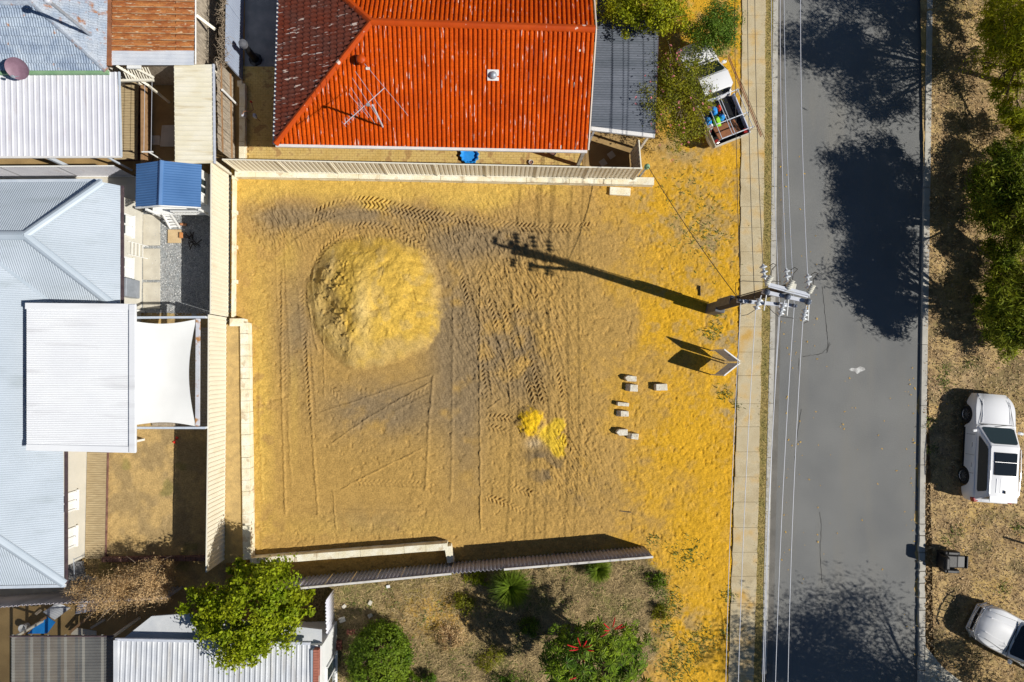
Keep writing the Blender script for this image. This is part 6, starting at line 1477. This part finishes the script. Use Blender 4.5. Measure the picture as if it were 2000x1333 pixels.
# V-shaped sale board
sg = thing('v_board_sign', 'V-shaped double sale board on short posts beside the footpath', 'sign', W(1410, 707, 0))
A0, A1 = W(1425, 706, .60), W(1396, 684, .60); B0, B1 = W(1425, 710, .60), W(1396, 733, .60)
for a_, b_ in ((A0, A1), (B0, B1)):
    d = (b_-a_).normalized(); L_ = (b_-a_).length; u_ = Vector((0, 0, 1)); nn = d.cross(u_)
    m = MB(); m.bar(a_+u_*.625, b_+u_*.625, .018, 1.25); brd = m.build('board', 'sign_back', sg)
    fr_ = MB()
    for z_ in (.0, 1.25): fr_.bar(a_+u_*z_, b_+u_*z_, .05, .04)
    for q in (a_, b_): fr_.bar(q, q+u_*1.25, .04, .05)
    fr_.build('frame', 'white_paint', brd)
    for q in (a_+d*.02, b_-d*.02): m = MB(); m.bar(Vector((q.x, q.y, -.05)), q+u_*1.28, .045, .045); m.build('post', 'white_paint', sg)
    m = MB(); m.box(a_.lerp(b_, .5)+u_*.9+nn*.014*(1 if nn.x < 0 else -1), (.02, .10, .16), m=Matrix.Rotation(math.atan2(d.y, d.x)+math.pi/2, 3, 'Z')); m.build('sticker', 'flat_roof_grey', brd)

# ------------------------------------------------------------------ power pole
PB = W(1388, 604, 0); pole = thing('power_pole', 'tall dark timber power pole carrying crossarms and porcelain insulators', 'power pole', PB)
ZT = 8.36; topq = W(1540, 562, 8.4); lean = Vector((topq.x-PB.x, topq.y-PB.y, 0))
def at(z): return Vector((PB.x, PB.y, 0))+lean*(z/8.4)+Vector((0, 0, z))
m = MB(); m.tube([at(-.1), at(3), at(6), at(ZT)], [.19, .175, .155, .135], 14); m.build('shaft', 'timber_pole', pole, smooth=True)
m = MB(); q = at(.7); m.box((q.x, q.y-.03, .7), (.42, .46, 1.4), R(-12)); m.build('base_casing', 'pole_box', pole, bevel=.02)
q = at(2.2); m = MB(); m.box((q.x, q.y+.10, 2.25), (.36, .36, 1.7), R(-12)); m.build('cable_casing', 'pole_box', pole, bevel=.02)
m = MB(); m.tube([at(.1)+Vector((.0, .26, 0)), at(3)+Vector((.0, .22, 0)), at(7.4)+Vector((0, .18, 0))], .022, 6); m.build('conduit', 'pole_box', pole)
def arm(a, b, w, h, mat): m = MB(); m.bar(a, b, w, h); return m.build('crossarm', mat, pole)
z1, z2, z3 = 8.45, 7.75, 6.6
arm(W(1498, 555, z1), W(1580, 576, z1), .10, .12, 'galv'); arm(W(1500, 560, z1-.05), W(1578, 581, z1-.05), .05, .06, 'galv')
arm(W(1489, 570, z2), W(1583, 591, z2), .13, .13, 'galv'); arm(W(1440, 588, z3), W(1553, 598, z3), .13, .13, 'galv')
q = W(1534, 561, z1-.1); m = MB(); m.box((at(8.36).x+.06, at(8.36).y, 8.42), (.30, .30, .16), R(-14)); m.build('pole_cap', 'porcelain_cream', pole, bevel=.02)
def insul(a, b, discs=3, r=.13, mat='porcelain'):
    a, b = Vector(a), Vector(b); d = b-a; L_ = d.length; pr = [(.03, 0)]
    for k in range(discs):
        c_ = L_*(.22+.62*k/max(1, discs-1)); pr += [(.035, c_-.075), (r, c_-.03), (r, c_-.005), (.05, c_+.045)]
    pr += [(.03, L_)]; m = MB(); m.lathe(pr, a, d, 16); return m.build('insulator', mat, pole, smooth=True)
north = [((1496, 560), (1490, 516)), ((1540, 572), (1535, 524)), ((1581, 582), (1577, 535))]
for a_, b_ in north:
    a3, b3 = W(*a_, z2), W(*b_, z2+.05); st = a3.lerp(b3, .30); insul(st, b3); m = MB(); m.tube([a3, st], .02, 6); m.build('strap', 'galv', pole)
south = [((1487, 577), (1476, 606)), ((1533, 587), (1523, 617)), ((1575, 597), (1568, 628))]
for a_, b_ in south:
    a3, b3 = W(*a_, z2), W(*b_, z2-.05); st = a3.lerp(b3, .18); insul(st, b3); m = MB(); m.tube([a3, st], .02, 6); m.build('strap', 'galv', pole)
for (px, py), (qx, qy) in (((1496, 557), (1506, 540)), ((1538, 566), (1548, 548)), ((1579, 574), (1588, 557))):       # surge arresters
    a3, b3 = W(px, py, z1+.02), W(qx, qy, z1+.15); d = b3-a3; pr = [(.05, 0)]
    for k in range(5): c_ = d.length*(.12+.19*k); pr += [(.085, c_), (.105, c_+.03), (.085, c_+.05)]
    pr += [(.05, d.length)]; m = MB(); m.lathe(pr, a3, d, 14); m.build('surge_arrester', 'porcelain_cream', pole, smooth=True)
    e = b3; m = MB(); m.tube([e, W(qx+1, qy-12, z1+.1), W(qx+10, qy-22, z1), W(qx+4, qy-25, z1-.1), W(qx-4, qy-20, z1-.2)], .013, 6); m.build('jumper', 'wire_dark', pole, smooth=True)
for px, py in ((1497, 571), (1537, 580), (1577, 590)):
    q = W(px, py, z2+.12); m = MB(); m.lathe([(.05, -.08), (.10, -.02), (.11, .06), (.07, .12), (.02, .16)], q, (0, 0, 1), 14); m.build('pin_insulator', 'galv_dark', pole, smooth=True)
for px, py in ((1443, 587), (1465, 590), (1520, 594), (1549, 597), (1447, 589), (1553, 598)):
    q = W(px, py, z3+.1); m = MB(); m.lathe([(.04, -.06), (.065, 0), (.06, .06), (.02, .10)], q, (0, 0, 1), 12); m.build('pin_insulator', 'galv_dark', pole, smooth=True)
for px, py, qx, qy in ((1497, 575, 1492, 607), (1540, 585, 1537, 617), (1580, 593, 1578, 627)):      # drop rods
    m = MB(); m.tube([W(px, py, z2), W(qx, qy, z2-.1)], .022, 6); m.build('fuse_rod', 'plastic_white', pole)
for pts in ([(1443, 582), (1437, 572), (1437, 553), (1450, 549), (1490, 551), (1525, 550)], [(1448, 617), (1460, 615), (1474, 606)], [(1497, 597), (1510, 610), (1520, 618), (1550, 622)], [(1570, 632), (1578, 628)]):
    m = MB(); m.tube([W(x, y, z3+.15) for x, y in pts], .012, 5); m.build('jumper', 'wire_dark', pole, smooth=True)

# ---- wires
def wire(label, a, za, b, zb, r, mat, sag=.5, grp='overhead street wires'):
    A, B = W(*a, za), W(*b, zb); pts = [A.lerp(B, t/14)-Vector((0, 0, sag*4*(t/14)*(1-t/14))) for t in range(15)]
    m = MB(); m.tube(pts, r, 6); return tag(m.build('overhead_wire', mat, smooth=True), label, 'wire', grp)
def out_px(a, b, y): t = (y-a[1])/(b[1]-a[1]); return (a[0]+(b[0]-a[0])*t, y)
for lab, a, b, z, r, mt in (('dark low wire up the street above the sand edge of footpath', (1447, 588), (1440, 0), z3, .011, 'wire_dark'), ('dark low wire up the street above the footpath middle', (1474, 590), (1465, 0), z3, .012, 'wire_dark'), ('grey low wire up the street above the near kerb', (1522, 594), (1512, 0), z3, .012, 'galv'), ('faint grey low wire up the street just off the kerb', (1551, 597), (1537, 0), z3, .011, 'galv'),
                       ('dark high wire up the street from the insulator above the grass strip', (1490, 516), (1480, 0), z2, .011, 'wire_dark'), ('bright high wire up the street from the middle insulator', (1535, 524), (1530, 0), z2, .014, 'wire_bright'), ('bright high wire up the street over the road from outermost insulator', (1577, 535), (1570, 0), z2, .014, 'wire_bright')):
    wire(lab, a, z, out_px(a, b, -260), z-.2, r, mt, .3)
for lab, a, b, z, r in (('bright low wire down the street along the sand edge of footpath', (1447, 590), (1422, 1333), z3, .011), ('bright high wire down the street above the footpath middle', (1476, 606), (1447, 1333), z2, .012), ('thin low wire down the street beside the near kerb', (1522, 598), (1498, 1333), z3, .011), ('bright high wire down the street along the near kerb', (1523, 617), (1495, 1333), z2, .013), ('bright low wire down the street from the crossarm end over asphalt', (1551, 600), (1520, 1333), z3, .012), ('bright high wire down the street over the road from outermost insulator', (1568, 628), (1545, 1333), z2, .011)):
    wire(lab, a, z, out_px(a, b, 1600), z-.2, r, 'wire_bright', .3)
A, B = W(1440, 581, 5.6), Vector((gp_.location.x, gp_.location.y, 1.9)); pts = [A.lerp(B, t/12)-Vector((0, 0, .25*4*(t/12)*(1-t/12))) for t in range(13)]
m = MB(); m.tube(pts, .016, 6); tag(m.build('service_cable', 'wire_dark', smooth=True), 'dark service cable from the power pole to the fence end', 'cable')
m = MB(); m.box(A, (.12, .12, .22)); m.build('cable_clamp', 'black_plastic', pole, bevel=.02)
q = W(668+1293, 1049, 0)
m = MB(); q = W(2062, 1081, 0); m.tube([(q.x, q.y, 0), (q.x, q.y, 2.3)], .05, 8); tag(m.build('verge_post', 'timber_grey'), 'plain post standing on the verge beyond the recliner', 'post')
m = MB(); q = W(1368, 568, .1); m.box((q.x, q.y, .03), (.02, .46, .14)); tag(m.build('timber_strip', 'timber_pole'), 'short dark strip on edge in sand near power pole', 'strip')
m = MB(); q = W(1222, 1000, 0); m.bar((q.x-.25, q.y+.04, .02), (q.x+.25, q.y-.02, .03), .03, .03); tag(m.build('timber_peg', 'timber_pole'), 'thin dark stake lying on the sand below limestone blocks', 'stake')
